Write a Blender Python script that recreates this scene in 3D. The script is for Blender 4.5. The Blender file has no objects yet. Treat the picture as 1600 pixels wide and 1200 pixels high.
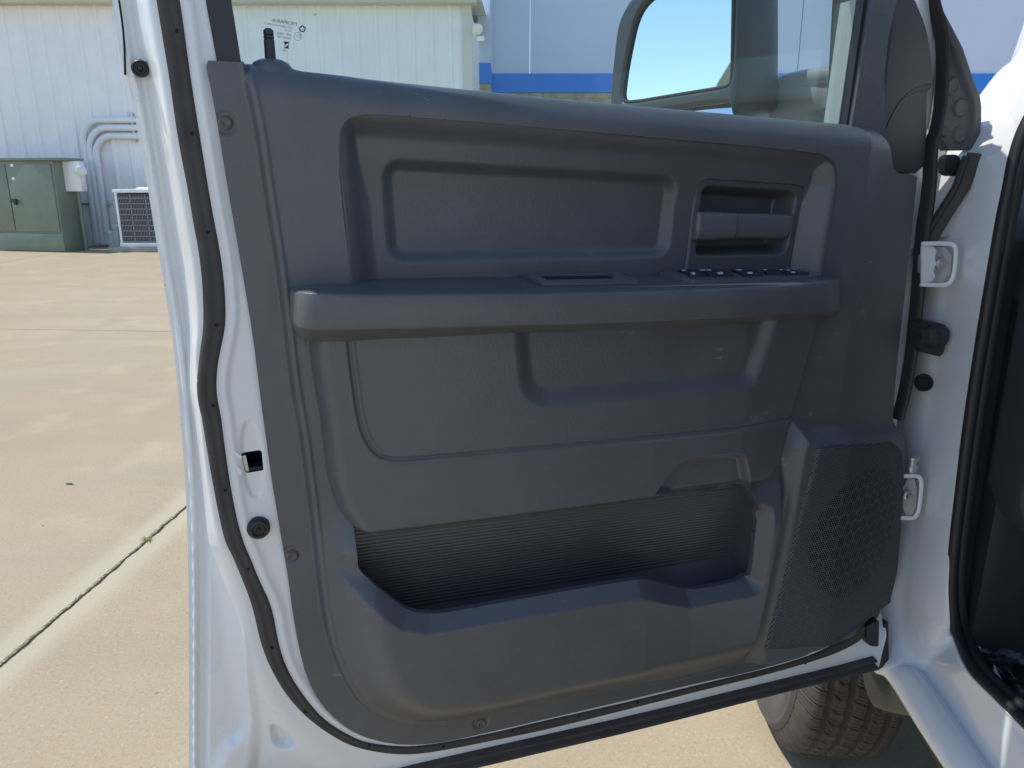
import bpy, bmesh, math, random
import numpy as np
from mathutils import Vector, Matrix
random.seed(4); RNG = np.random.RandomState(7)
scene = bpy.context.scene
COL = scene.collection

# ------------------------------------------------------------------ camera, sky, sun, exposure
F = 1180.0; PITCH = math.atan(320/1180); CAMZ = 1.42
cam_d = bpy.data.cameras.new('camera'); cam = bpy.data.objects.new('camera', cam_d); COL.objects.link(cam)
cam_d.sensor_width = 36; cam_d.lens = 36*F/1600; cam_d.clip_start = .02; cam_d.clip_end = 2000
cam.location = (0, 0, CAMZ); cam.rotation_euler = (math.pi/2-PITCH, 0, 0); scene.camera = cam
SUN_EL = math.radians(63); SX, SY = -.975, .22
wd = bpy.data.worlds.new('World'); scene.world = wd; wd.use_nodes = True
wn = wd.node_tree; sky = wn.nodes.new('ShaderNodeTexSky'); sky.sky_type = 'NISHITA'; sky.sun_disc = False
sky.sun_elevation = SUN_EL; sky.sun_rotation = math.atan2(SX, SY); sky.air_density = 1.0; sky.dust_density = .2; sky.ozone_density = 1.8
bgn = wn.nodes['Background']; bgn.inputs[1].default_value = .15; wn.links.new(sky.outputs[0], bgn.inputs[0])
sd = bpy.data.lights.new('sun', 'SUN'); sd.energy = 3.2; sd.angle = math.radians(.53); sd.color = (1, .93, .82)
sun = bpy.data.objects.new('sun', sd); COL.objects.link(sun)
sdir = Vector((SX*math.cos(SUN_EL), SY*math.cos(SUN_EL), math.sin(SUN_EL)))
sun.rotation_euler = sdir.to_track_quat('Z', 'Y').to_euler(); sun.location = (-4, 3, 8)
vs = scene.view_settings; vs.view_transform = 'Standard'; vs.look = 'None'; vs.exposure = .56; vs.gamma = 1; vs.use_curve_mapping = False

# ------------------------------------------------------------------ measuring helpers
cp, sp = math.cos(PITCH), math.sin(PITCH)
def ray(x, y):
    a = (x-800)/F; b = (600-y)/F
    return np.array([a, cp+b*sp, -sp+b*cp])
C0 = np.array([0, 0, CAMZ])
def W(x, y, Y): r = ray(x, y); return C0+r*(Y/r[1])          # point at depth Y
def Z(x, y, z): r = ray(x, y); return C0+r*((z-CAMZ)/r[2])   # point at height z
TH = math.radians(19.5)
U = np.array([math.cos(TH), math.sin(TH), 0]); N = np.array([math.sin(TH), -math.cos(TH), 0])
_r = ray(850, 600); P0 = _r*(.96/_r[1]); P0[2] = 0
class Plane:
    def __init__(s, p, u, n): s.p, s.u, s.n = p, u, n
    def at(s, x, y, d=0.):
        r = ray(x, y); t = (d+(s.p-C0)@s.n)/(r@s.n); w = C0+r*t
        return ((w-s.p)@s.u, w[2])
    def pts(s, L, d=0.): return np.array([s.at(x, y, d) for x, y in L])
    def w(s, u, z, d):
        u = np.asarray(u, float); z = np.asarray(z, float); d = np.asarray(d, float)
        o = s.p[None]*[[1, 1, 0]]+u[:, None]*s.u[None]+(d[:, None]+0*u[:, None])*s.n[None]
        o[:, 2] = z; return o
DP = Plane(P0, U, N)                 # the open door's inner face
FW = np.array([math.sin(math.radians(7)), math.cos(math.radians(7)), 0]); LF = np.array([-FW[1], FW[0], 0])

def rnd(L, R, k=6):
    """corners rounded with a given radius (a number or one per corner)"""
    L = np.asarray(L, float); n = len(L); out = []
    for i in range(n):
        a, b, c = L[i-1], L[i], L[(i+1) % n]; r = R if np.isscalar(R) else R[i]
        u = (a-b)/np.linalg.norm(a-b); v = (c-b)/np.linalg.norm(c-b); th = math.acos(np.clip(u@v, -1, 1))
        t = min(r/max(math.tan(th/2), 1e-3), .48*np.linalg.norm(a-b), .48*np.linalg.norm(c-b)) if r else 0
        if t <= 1e-9: out.append(b); continue
        for s in np.linspace(0, 1, k): out.append((1-s)**2*(b+u*t)+2*s*(1-s)*(b+(u+v)*t*.08)+s*s*(b+v*t))
    return np.array(out)
def chaikin(P, n=2, closed=True):
    P = np.asarray(P, float)
    for _ in range(n):
        Q = np.roll(P, -1, 0) if closed else None
        if closed: P = np.stack([.75*P+.25*Q, .25*P+.75*Q], 1).reshape(-1, P.shape[1])
        else:
            A, B = P[:-1], P[1:]
            M = np.stack([.75*A+.25*B, .25*A+.75*B], 1).reshape(-1, P.shape[1])
            P = np.vstack([P[:1], M, P[-1:]])
    return P
def polydist(P, L, closed=True):
    """distance to a polyline and the closest point"""
    best = np.full(len(P), 1e9); cl = np.zeros((len(P), 2))
    n = len(L)
    for i in range(n if closed else n-1):
        a, b = L[i], L[(i+1) % n]; ab = b-a; q = ab@ab
        if q < 1e-14: continue
        t = np.clip(((P-a)@ab)/q, 0, 1); c = a+t[:, None]*ab
        d = np.hypot(P[:, 0]-c[:, 0], P[:, 1]-c[:, 1]); m = d < best
        best[m] = d[m]; cl[m] = c[m]
    return best, cl
def inside(P, L):
    r = np.zeros(len(P), bool); n = len(L)
    for i in range(n):
        a, b = L[i], L[(i+1) % n]
        if a[1] == b[1]: continue
        c = ((a[1] > P[:, 1]) != (b[1] > P[:, 1])) & (P[:, 0] < (b[0]-a[0])*(P[:, 1]-a[1])/(b[1]-a[1])+a[0])
        r ^= c
    return r
def sdf(P, L):
    d, c = polydist(P, L); return np.where(inside(P, L), -d, d)
def S(x): x = np.clip(x, 0, 1); return x*x*(3-2*x)

# ------------------------------------------------------------------ object helpers
def props(o, label=None, cat=None, group=None, kind=None):
    if label: o['label'] = label
    if cat: o['category'] = cat
    if group: o['group'] = group
    if kind: o['kind'] = kind
    return o
def wloc(o):
    v = Vector((0, 0, 0))
    while o: v += o.location; o = o.parent
    return v
def link(name, V, Fc, mat, parent=None, smooth=True, uv=None, sharp=None):
    V = np.asarray(V, float); c = (V.min(0)+V.max(0))/2
    me = bpy.data.meshes.new(name); me.from_pydata((V-c).tolist(), [], Fc)
    if smooth is not False: me.polygons.foreach_set('use_smooth', [True]*len(me.polygons))
    if uv is not None:
        ul = me.uv_layers.new(name='uv'); li = np.zeros(len(me.loops), int); me.loops.foreach_get('vertex_index', li)
        ul.data.foreach_set('uv', np.asarray(uv, float)[li].ravel())
    for m in (mat if isinstance(mat, (list, tuple)) else [mat]): me.materials.append(m)
    me.validate(); me.update()
    if sharp: me.set_sharp_from_angle(angle=math.radians(sharp))
    o = bpy.data.objects.new(name, me); COL.objects.link(o)
    o.location = Vector(c)-(wloc(parent) if parent else Vector((0, 0, 0)))
    if parent: o.parent = parent
    return o
def empty(name, loc):
    o = bpy.data.objects.new(name, None); COL.objects.link(o); o.location = Vector(loc); o.empty_display_size = .2; return o
class MB:
    """collects simple shapes into one mesh"""
    def __init__(s): s.v = []; s.f = []; s.uv = []
    def add(s, V, Fc): k = len(s.v); s.v += [list(map(float, p)) for p in V]; s.f += [[i+k for i in q] for q in Fc]
    def box(s, c, size, ax=None, bev=0.):
        bm = bmesh.new(); bmesh.ops.create_cube(bm, size=1)
        for v in bm.verts: v.co = Vector([v.co[i]*size[i] for i in range(3)])
        if bev: bmesh.ops.bevel(bm, geom=bm.edges[:], offset=bev, segments=2, profile=.6, affect='EDGES')
        A = np.eye(3) if ax is None else np.array(ax)
        bm.verts.index_update()
        s.add([np.array(c)+np.array(v.co)@A for v in bm.verts], [[v.index for v in f.verts] for f in bm.faces]); bm.free(); return s
    def tube(s, path, r, n=12, caps=True, sq=None):
        P = np.asarray(path, float); R = np.full(len(P), r) if np.isscalar(r) else np.asarray(r)
        T = np.gradient(P, axis=0); T /= np.linalg.norm(T, axis=1)[:, None]+1e-12
        up = np.array([0, 0, 1.]) if abs(T[0][2]) < .9 else np.array([1., 0, 0])
        rings = []; a = np.cross(T[0], up); a /= np.linalg.norm(a)
        for i in range(len(P)):
            a = a-T[i]*(a@T[i]); a /= np.linalg.norm(a); b = np.cross(T[i], a)
            rings.append([P[i]+R[i]*(math.cos(q)*a+math.sin(q)*b*(sq or 1)) for q in np.arange(n)*2*math.pi/n])
        V = [p for g in rings for p in g]
        Fc = [[i*n+j, i*n+(j+1) % n, (i+1)*n+(j+1) % n, (i+1)*n+j] for i in range(len(P)-1) for j in range(n)]
        if caps: Fc += [list(range(n))[::-1], [(len(P)-1)*n+j for j in range(n)]]
        s.add(V, Fc); return s
    def lathe(s, c, axis, prof, n=24):
        """prof: (distance along axis, radius)"""
        t = np.array(axis, float); t /= np.linalg.norm(t)
        a = np.cross(t, [0, 0, 1.] if abs(t[2]) < .9 else [1., 0, 0]); a /= np.linalg.norm(a); b = np.cross(t, a)
        V = [np.array(c)+t*h+r*(math.cos(q)*a+math.sin(q)*b) for h, r in prof for q in np.arange(n)*2*math.pi/n]
        Fc = [[i*n+j, i*n+(j+1) % n, (i+1)*n+(j+1) % n, (i+1)*n+j] for i in range(len(prof)-1) for j in range(n)]
        Fc += [list(range(n))[::-1], [(len(prof)-1)*n+j for j in range(n)]]
        s.add(V, Fc); return s
    def prism(s, pl, poly, d0, d1):
        """polygon in a plane's (u,z) pushed from offset d0 to d1"""
        P = np.asarray(poly); n = len(P)
        V = np.vstack([pl.w(P[:, 0], P[:, 1], np.full(n, d0)), pl.w(P[:, 0], P[:, 1], np.full(n, d1))])
        s.add(V, [list(range(n)), list(range(n, 2*n))[::-1]]+[[i, (i+1) % n, n+(i+1) % n, n+i] for i in range(n)]); return s
    def build(s, name, mat, parent=None, smooth=True, sharp=35):
        o = link(name, s.v, s.f, mat, parent, smooth, None, None)
        bm = bmesh.new(); bm.from_mesh(o.data); bmesh.ops.recalc_face_normals(bm, faces=bm.faces); bm.to_mesh(o.data); bm.free()
        if smooth and sharp: o.data.set_sharp_from_angle(angle=math.radians(sharp))
        return o
def grid_faces(n, m, closed=False):
    return [[i*m+j, i*m+(j+1) % m, (i+1)*m+(j+1) % m, (i+1)*m+j] for i in range(n-1) for j in range(m if closed else m-1)]
def crom(P, k):
    """Catmull-Rom resampling of rows along axis 0"""
    P = np.asarray(P, float); n = len(P); E = np.concatenate([2*P[:1]-P[1:2], P, 2*P[-1:]-P[-2:-1]]); out = []
    for i in range(n-1):
        a, b, c, d = E[i:i+4]
        for t in np.arange(k)/k:
            out.append(.5*(2*b+(c-a)*t+(2*a-5*b+4*c-d)*t*t+(3*b-a-3*c+d)*t**3))
    out.append(P[-1]); return np.array(out)
def loft(name, rows, mat, parent, k1=4, k2=4, closed=False, thick=0):
    R = np.asarray(rows, float)
    if k1 > 1: R = crom(R, k1)
    if k2 > 1: R = np.swapaxes(crom(np.swapaxes(R, 0, 1), k2), 0, 1)
    n, m = R.shape[:2]
    o = link(name, R.reshape(-1, 3), grid_faces(n, m, closed), mat, parent)
    return o

def relief(name, pl, outer, hfun, mat, parent, holes=(), cell=.0018, skirt=.02, depth=None, hskirt=None):
    """a moulded sheet: outline in (u,z), offset d = hfun(points); edges returned back by skirt"""
    outer = np.asarray(outer)
    u0, z0 = outer.min(0)-cell; u1, z1 = outer.max(0)+2*cell
    us = np.arange(u0, u1, cell); zs = np.arange(z0, z1, cell); nu, nz = len(us), len(zs)
    P = np.stack(np.meshgrid(us, zs), -1).reshape(-1, 2)
    d, cl = polydist(P, outer); sg = np.where(inside(P, outer), -d, d)
    for h in holes:
        dh, ch = polydist(P, h); sh = np.where(inside(P, h), dh, -dh)
        m = sh > sg; sg = np.where(m, sh, sg); cl[m] = ch[m]
    near = (sg < .72*cell) & (sg > -.35*cell); P[near] = cl[near]; keep = (sg < 0) | near
    idx = np.arange(nu*nz).reshape(nz, nu)
    q = np.stack([idx[:-1, :-1], idx[:-1, 1:], idx[1:, 1:], idx[1:, :-1]], -1).reshape(-1, 4)
    kq = keep[q]; cnt = kq.sum(1)
    allnear = near[q].all(1)
    mid = P[q].mean(1); bad = allnear.copy()
    if allnear.any():
        mm = mid[allnear]; ins = inside(mm, outer)
        for h in holes: ins &= ~inside(mm, h)
        bad[allnear] = ~ins
    quads = q[(cnt == 4) & ~bad]; t3 = q[cnt == 3]; kt = kq[cnt == 3]
    tris = t3[kt].reshape(-1, 3)
    if len(tris):
        a, b, c = P[tris[:, 0]], P[tris[:, 1]], P[tris[:, 2]]
        ar = np.abs((b[:, 0]-a[:, 0])*(c[:, 1]-a[:, 1])-(b[:, 1]-a[:, 1])*(c[:, 0]-a[:, 0])); mt = (a+b+c)/3
        ins = inside(mt, outer)
        for h in holes: ins &= ~inside(mt, h)
        tris = tris[(ar > cell*cell*.02) & ins]
    used = np.zeros(len(P), bool); used[quads.ravel()] = True; used[tris.ravel()] = True
    rm = np.cumsum(used)-1; Pu = P[used]; D = hfun(Pu)
    V = pl.w(Pu[:, 0], Pu[:, 1], D)
    faces = rm[quads].tolist()+rm[tris].tolist()
    if skirt:
        e = {}
        for f in faces:
            for i in range(len(f)):
                a, b = f[i], f[(i+1) % len(f)]
                if (b, a) in e: del e[(b, a)]
                else: e[(a, b)] = 1
        bv = sorted({i for ab in e for i in ab}); k = len(V); mp = {i: k+j for j, i in enumerate(bv)}; nb = len(bv)
        bd = D[bv]-skirt if depth is None else np.full(nb, depth)
        if hskirt is not None:
            dd = polydist(Pu[bv], outer)[0]; bd = np.where(dd > .012, D[bv]-hskirt, bd)
        V = np.vstack([V, V[bv], pl.w(Pu[bv, 0], Pu[bv, 1], bd)]); Pu = np.vstack([Pu, Pu[bv], Pu[bv]])
        faces += [[mp[b], mp[a], mp[a]+nb, mp[b]+nb] for a, b in e]
    return link(name, V, faces, mat, parent, uv=Pu)

# ------------------------------------------------------------------ materials
def mat(name, col, rough=.5, metal=0., spec=.5, coat=0., bump=None, var=None, extra=None):
    """bump: list of (scale, strength, distance); var: (scale, amount)"""
    m = bpy.data.materials.new(name); m.use_nodes = True; t = m.node_tree; b = t.nodes['Principled BSDF']
    b.inputs['Base Color'].default_value = (*col, 1); b.inputs['Roughness'].default_value = rough; b.inputs['Metallic'].default_value = metal
    b.inputs['Specular IOR Level'].default_value = spec; b.inputs['Coat Weight'].default_value = coat; b.inputs['Coat Roughness'].default_value = .04
    tc = t.nodes.new('ShaderNodeTexCoord')
    if var:
        n = t.nodes.new('ShaderNodeTexNoise'); n.inputs['Scale'].default_value = var[0]; n.inputs['Detail'].default_value = 6; n.inputs['Roughness'].default_value = .65
        t.links.new(tc.outputs['Object'], n.inputs[0])
        r = t.nodes.new('ShaderNodeValToRGB'); r.color_ramp.elements[0].position = .3; r.color_ramp.elements[1].position = .7
        a = var[1]; r.color_ramp.elements[0].color = (*[c*(1-a) for c in col], 1); r.color_ramp.elements[1].color = (*[min(1, c*(1+a)) for c in col], 1)
        t.links.new(n.outputs[0], r.inputs[0]); t.links.new(r.outputs[0], b.inputs['Base Color'])
        rr = t.nodes.new('ShaderNodeMapRange'); rr.inputs[3].default_value = rough-.06; rr.inputs[4].default_value = rough+.08
        t.links.new(n.outputs[0], rr.inputs[0]); t.links.new(rr.outputs[0], b.inputs['Roughness'])
    prev = None
    for sc, st, di in (bump or []):
        n = t.nodes.new('ShaderNodeTexNoise'); n.inputs['Scale'].default_value = sc; n.inputs['Detail'].default_value = 3
        t.links.new(tc.outputs['Object'], n.inputs[0]); u = t.nodes.new('ShaderNodeBump'); u.inputs['Strength'].default_value = st; u.inputs['Distance'].default_value = di
        t.links.new(n.outputs[0], u.inputs['Height'])
        if prev: t.links.new(prev, u.inputs['Normal'])
        prev = u.outputs[0]
    if prev: t.links.new(prev, b.inputs['Normal'])
    if extra: extra(t, b, tc)
    return m
class NB:
    """short node maths"""
    def __init__(s, t): s.t = t
    def m(s, op, *a, clamp=False):
        n = s.t.nodes.new('ShaderNodeMath'); n.operation = op; n.use_clamp = clamp
        for i, x in enumerate(a):
            if hasattr(x, 'is_linked'): s.t.links.new(x, n.inputs[i])
            else: n.inputs[i].default_value = x
        return n.outputs[0]
    def sm(s, x, a, b, o0=0., o1=1.):
        n = s.t.nodes.new('ShaderNodeMapRange'); n.interpolation_type = 'SMOOTHSTEP'
        s.t.links.new(x, n.inputs[0]); n.inputs[1].default_value = a; n.inputs[2].default_value = b; n.inputs[3].default_value = o0; n.inputs[4].default_value = o1
        return n.outputs[0]
    def noise(s, vec, scale, detail=4, rough=.55, dist=0.):
        n = s.t.nodes.new('ShaderNodeTexNoise'); n.inputs['Scale'].default_value = scale; n.inputs['Detail'].default_value = detail
        n.inputs['Roughness'].default_value = rough; n.inputs['Distortion'].default_value = dist
        if vec is not None: s.t.links.new(vec, n.inputs[0])
        return n.outputs[0]
    def mix(s, f, a, b, mode='MIX'):
        n = s.t.nodes.new('ShaderNodeMix'); n.data_type = 'RGBA'; n.blend_type = mode
        for x, i in ((f, 0), (a, 6), (b, 7)):
            if hasattr(x, 'is_linked'): s.t.links.new(x, n.inputs[i])
            elif i == 0: n.inputs[0].default_value = x
            else: n.inputs[i].default_value = (*x, 1)
        return n.outputs[2]

def trim_extra(t, b, tc):
    k = NB(t); base = b.inputs['Base Color'].links[0].from_socket
    # a few pale scuffs and scratches
    mp = t.nodes.new('ShaderNodeMapping'); t.links.new(tc.outputs['Object'], mp.inputs[0]); mp.inputs['Rotation'].default_value = (.3, 1.1, .5); mp.inputs['Scale'].default_value = (1, 14, 14)
    n = k.noise(mp.outputs[0], 5, 5, .7); g = k.noise(tc.outputs['Object'], 6, 2)
    f = k.m('MULTIPLY', k.sm(n, .62, .72), k.sm(g, .48, .60)); f = k.m('MULTIPLY', f, .5)
    c = k.mix(f, base, (.3, .29, .28)); t.links.new(c, b.inputs['Base Color'])
TRIMC = (.086, .0895, .098)
M_trim = mat('charcoal_grained_plastic', TRIMC, .37, spec=.65, bump=[(240, .30, .0008), (520, .5, .0008), (1300, .3, .0004)], var=(11, .10), extra=trim_extra)
M_trim2 = mat('charcoal_smooth_plastic', (.074, .076, .082), .38, bump=[(900, .2, .0004)], var=(20, .05))
M_lever = mat('satin_grey_plastic', (.115, .118, .128), .34, bump=[(700, .15, .0003)])
M_dark = mat('black_plastic', (.022, .023, .026), .5, bump=[(700, .25, .0004)])
M_sail = mat('dark_navy_plastic', (.03, .031, .037), .55, bump=[(600, .2, .0004)])
M_rubber = mat('black_rubber', (.060, .052, .049), .78, bump=[(300, .2, .0005), (30, .15, .002)], var=(18, .25))
M_rubber2 = mat('deep_black_rubber', (.02, .02, .022), .5, bump=[(200, .2, .0006)])
def paint_extra(t, b, tc):
    k = NB(t); base = b.inputs['Base Color'].links[0].from_socket
    n = k.noise(tc.outputs['Object'], 4.5, 3, .5); f = k.m('MULTIPLY', k.sm(n, .6, .72), .5)
    t.links.new(k.mix(f, base, (.74, .70, .56)), b.inputs['Base Color'])      # patchy primer overspray inside the jamb
M_paint = mat('white_paint_inner', (.76, .77, .77), .28, coat=.55, bump=[(9, .05, .01), (160, .04, .0008)], var=(6, .03), extra=paint_extra)
M_body = mat('white_body_paint', (.78, .79, .80), .25, coat=.7, bump=[(160, .03, .0008)], var=(5, .02))
M_steel = mat('zinc_steel', (.55, .56, .56), .35, .8, bump=[(90, .1, .001)])
M_hole = mat('black_opening', (.006, .006, .007), .8)
M_icon = mat('pale_blue_print', (.62, .74, .95), .4)
M_screw = mat('grey_screw', (.11, .10, .10), .4, .3)

def glass_mat(name, tint, refl=1.0, haze=.016):
    m = bpy.data.materials.new(name); m.use_nodes = True; t = m.node_tree; t.nodes.remove(t.nodes['Principled BSDF'])
    out = t.nodes['Material Output']; tr = t.nodes.new('ShaderNodeBsdfTransparent'); tr.inputs[0].default_value = (*tint, 1)
    gl = t.nodes.new('ShaderNodeBsdfGlossy'); gl.inputs['Roughness'].default_value = .01
    fr = t.nodes.new('ShaderNodeFresnel'); fr.inputs[0].default_value = 1.5; mx = t.nodes.new('ShaderNodeMixShader')
    k = NB(t); f = k.m('MULTIPLY', fr.outputs[0], refl)
    tl = t.nodes.new('ShaderNodeBsdfTranslucent'); tl.inputs[0].default_value = (.8, .85, .85, 1); m0 = t.nodes.new('ShaderNodeMixShader'); m0.inputs[0].default_value = haze; t.links.new(tr.outputs[0], m0.inputs[1]); t.links.new(tl.outputs[0], m0.inputs[2])  # pale translucent veil mixed in to imitate washed-out reflections on the glass
    t.links.new(f, mx.inputs[0]); t.links.new(m0.outputs[0], mx.inputs[1]); t.links.new(gl.outputs[0], mx.inputs[2]); t.links.new(mx.outputs[0], out.inputs[0])
    return m
M_glass = glass_mat('tinted_window_glass', (.90, .975, .968), .2)
M_mirror = mat('mirror_silver', (.60, .65, .68), .015, 1.)
M_mark = mat('black_ceramic_print', (.01, .012, .015), .5)

# concrete lot
def gl(p, q):
    a, b = Z(*p, 0)[:2], Z(*q, 0)[:2]; n = np.array([-(b-a)[1], (b-a)[0]]); n /= np.linalg.norm(n); return n[0], n[1], -n@a
J1 = gl((0, 1040), (287, 795)); J2 = gl((0, 514), (265, 518)); J3 = gl((0, 411), (86, 396))
def ground_mat():
    m = bpy.data.materials.new('sunlit_concrete'); m.use_nodes = True; t = m.node_tree; b = t.nodes['Principled BSDF']; k = NB(t)
    tc = t.nodes.new('ShaderNodeTexCoord'); v = tc.outputs['Object']; sx = t.nodes.new('ShaderNodeSeparateXYZ'); t.links.new(v, sx.inputs[0])
    x, y = sx.outputs[0], sx.outputs[1]
    def line(J, wob, sc):
        d = k.m('ADD', k.m('ADD', k.m('MULTIPLY', x, J[0]), k.m('MULTIPLY', y, J[1])), J[2])
        n = k.noise(v, sc, 5, .65); return k.m('ADD', d, k.m('MULTIPLY', k.m('SUBTRACT', n, .5), wob))
    big = k.noise(v, .35, 5, .6); mid = k.noise(v, 2.2, 5, .6); fine = k.noise(v, 95, 5, .75); mp = t.nodes.new('ShaderNodeMapping'); t.links.new(v, mp.inputs[0]); mp.inputs['Scale'].default_value = (.35, 1.6, 1)
    st = k.noise(mp.outputs[0], 1.2, 4, .6)
    c = k.mix(k.sm(big, .3, .7), (.33, .272, .18), (.375, .32, .222)); c = k.mix(k.m('MULTIPLY', k.sm(st, .45, .68), .5), c, (.30, .265, .20))
    c = k.mix(k.m('MULTIPLY', k.sm(mid, .5, .72), .6), c, (.42, .36, .25))
    c = k.mix(k.m('MULTIPLY', k.sm(fine, .54, .68), .6), c, (.20, .165, .115)); c = k.mix(k.m('MULTIPLY', k.sm(fine, .44, .3), .45), c, (.60, .54, .42))
    grit = k.noise(v, 320, 2, .6); c = k.mix(k.m('MULTIPLY', k.sm(grit, .60, .70), .5), c, (.13, .11, .085)); c = k.mix(k.m('MULTIPLY', k.sm(grit, .38, .28), .5), c, (.62, .57, .46))
    pit = k.noise(v, 38, 3, .6); c = k.mix(k.m('MULTIPLY', k.sm(pit, .66, .74), .5), c, (.20, .165, .12))
    stn = k.noise(v, 1.1, 6, .75, .6); c = k.mix(k.m('MULTIPLY', k.sm(stn, .57, .66), .28), c, (.22, .19, .15))
    rust = k.noise(v, 5.5, 4, .6); c = k.mix(k.m('MULTIPLY', k.sm(rust, .62, .75), .25), c, (.42, .27, .15))
    vo = t.nodes.new('ShaderNodeTexVoronoi'); vo.inputs['Scale'].default_value = 4.2; t.links.new(v, vo.inputs[0])
    c = k.mix(k.m('MULTIPLY', k.sm(vo.outputs['Distance'], .035, .02), .75), c, (.10, .08, .06))
    # joints
    d1 = line(J1, .03, 9); a1 = k.m('ABSOLUTE', d1); ed = k.noise(v, 60, 3, .7)
    marg = k.sm(k.m('ABSOLUTE', line(J1, .05, 4)), .14, .05); c = k.mix(k.m('MULTIPLY', marg, .5), c, (.47, .43, .33))
    wid = k.m('MULTIPLY', k.noise(v, 5, 3), .022); g1 = k.m('LESS_THAN', a1, wid); rub = k.m('MULTIPLY', g1, k.sm(ed, .40, .52))
    c = k.mix(k.m('MULTIPLY', rub, .8), c, (.11, .08, .05)); core = k.m('LESS_THAN', k.m('ABSOLUTE', k.m('ADD', d1, .004)), .0055); c = k.mix(k.m('MULTIPLY', core, .95), c, (.02, .015, .01))
    for J, w in ((J2, .009), (J3, .012)):
        a = k.m('ABSOLUTE', line(J, .012, 3)); c = k.mix(k.m('MULTIPLY', k.m('LESS_THAN', a, w), .75), c, (.12, .10, .07))
    t.links.new(c, b.inputs['Base Color']); b.inputs['Roughness'].default_value = .9; b.inputs['Specular IOR Level'].default_value = .25
    bu = t.nodes.new('ShaderNodeBump'); bu.inputs['Strength'].default_value = .5; bu.inputs['Distance'].default_value = .004
    hgt = k.m('SUBTRACT', fine, k.m('MULTIPLY', core, 3.)); t.links.new(hgt, bu.inputs['Height']); t.links.new(bu.outputs[0], b.inputs['Normal'])
    return m
g = link('ground', [(-150, -150, 0), (150, -150, 0), (150, 150, 0), (-150, 150, 0)], [[0, 1, 2, 3]], ground_mat(), smooth=False); props(g, 'sunlit tan concrete lot with cracked joints', kind='structure', cat='ground')

# ------------------------------------------------------------------ buildings
def wall_extra(t, b, tc):
    k = NB(t); base = b.inputs['Base Color'].links[0].from_socket
    mp = t.nodes.new('ShaderNodeMapping'); t.links.new(tc.outputs['Object'], mp.inputs[0]); mp.inputs['Scale'].default_value = (6, 6, .5)
    n = k.noise(mp.outputs[0], 1.5, 5, .65); t.links.new(k.mix(k.m('MULTIPLY', k.sm(n, .5, .75), .20), base, (.60, .61, .62)), b.inputs['Base Color'])
M_metalwall = mat('white_ribbed_metal', (.84, .845, .85), .45, bump=[(1.2, .25, .03)], var=(1.5, .05), extra=wall_extra)
M_eave = mat('tan_eave_trim', (.55, .50, .36), .5, var=(3, .1))
M_panel = mat('pale_composite_panel', (.57, .64, .79), .35, var=(.6, .03))
M_blue = mat('bright_blue_band', (.010, .21, .74), .35)
M_stone = mat('tan_split_block', (.36, .31, .22), .85, bump=[(8, .6, .03)], var=(3, .25))
M_conc = mat('grey_slab', (.34, .32, .28), .85, var=(4, .2), bump=[(30, .3, .005)])
YW = float(Z(160, 384, 0)[1]); XC = float(W(735, 100, YW)[0])
bld = empty('metal_building', (XC-8, YW, 0)); props(bld, 'white ribbed metal building behind the green cabinet, with tan eave', 'building')
ZE = float(W(300, 9, YW)[2])
# rib profile
prof = []; x = XC-.35; per = .382
while x > -26:
    prof += [(x, 0), (x-.03, -.028), (x-.075, -.028), (x-.105, 0)]; x -= per
    prof += [(x+per*.55, 0), (x+per*.53, -.006), (x+per*.42, -.006), (x+per*.40, 0)] if False else []
prof = [(XC-.12, 0)]+prof+[(-26, 0)]
V = []; 
for px_, py_ in prof: V += [(px_, YW+py_, 0), (px_, YW+py_, ZE)]
link('wall', V, [[2*i, 2*i+1, 2*i+3, 2*i+2] for i in range(len(prof)-1)], M_metalwall, bld, smooth=False)
MB().box((XC-.06, YW-.02, ZE/2), (.2, .1, ZE)).build('corner_trim', mat('corner_trim_grey', (.62, .60, .54), .5), bld, False)
MB().box((XC-.05, YW+9, ZE/2), (.1, 17.8, ZE)).build('side_wall', M_metalwall, bld, False)
MB().box(((XC-26)/2, YW-.1, ZE+.12), (XC+26.3, .35, .24), bev=.01).build('eave_trim', M_eave, bld, False)
V = [(-26.2, YW-.2, ZE+.25), (XC+.2, YW-.2, ZE+.25), (XC+.2, YW+9, ZE+1.1), (-26.2, YW+9, ZE+1.1), (-26.2, YW+18, ZE+.25), (XC+.2, YW+18, ZE+.25)]
link('roof', V, [[0, 1, 2, 3], [3, 2, 5, 4]], M_metalwall, bld, smooth=False)

Y2 = 24.; zt = float(W(900, 115, Y2)[2]); zb = float(W(900, 145, Y2)[2]); xs = [float(W(q, 100, Y2)[0]) for q in (828, 1247)]
pw = xs[1]-xs[0]; fb = empty('panel_building', (xs[0], Y2, 0)); props(fb, 'pale panel-clad building with a bright blue band above tan block', 'building')
pw /= 2
for i in range(-1, 12):
    x0 = xs[0]+i*pw; MB().box((x0+pw/2, Y2+.1, (zt+9)/2), (pw-.02, .2, 9-zt), bev=.006).build('wall_panel', M_panel, fb, False)
x0, x1 = xs[0]-pw, xs[0]+12*pw
MB().box(((x0+x1)/2, Y2+.07, (zt+zb)/2), (x1-x0, .24, zt-zb-.01)).build('blue_band', M_blue, fb, False)
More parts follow.
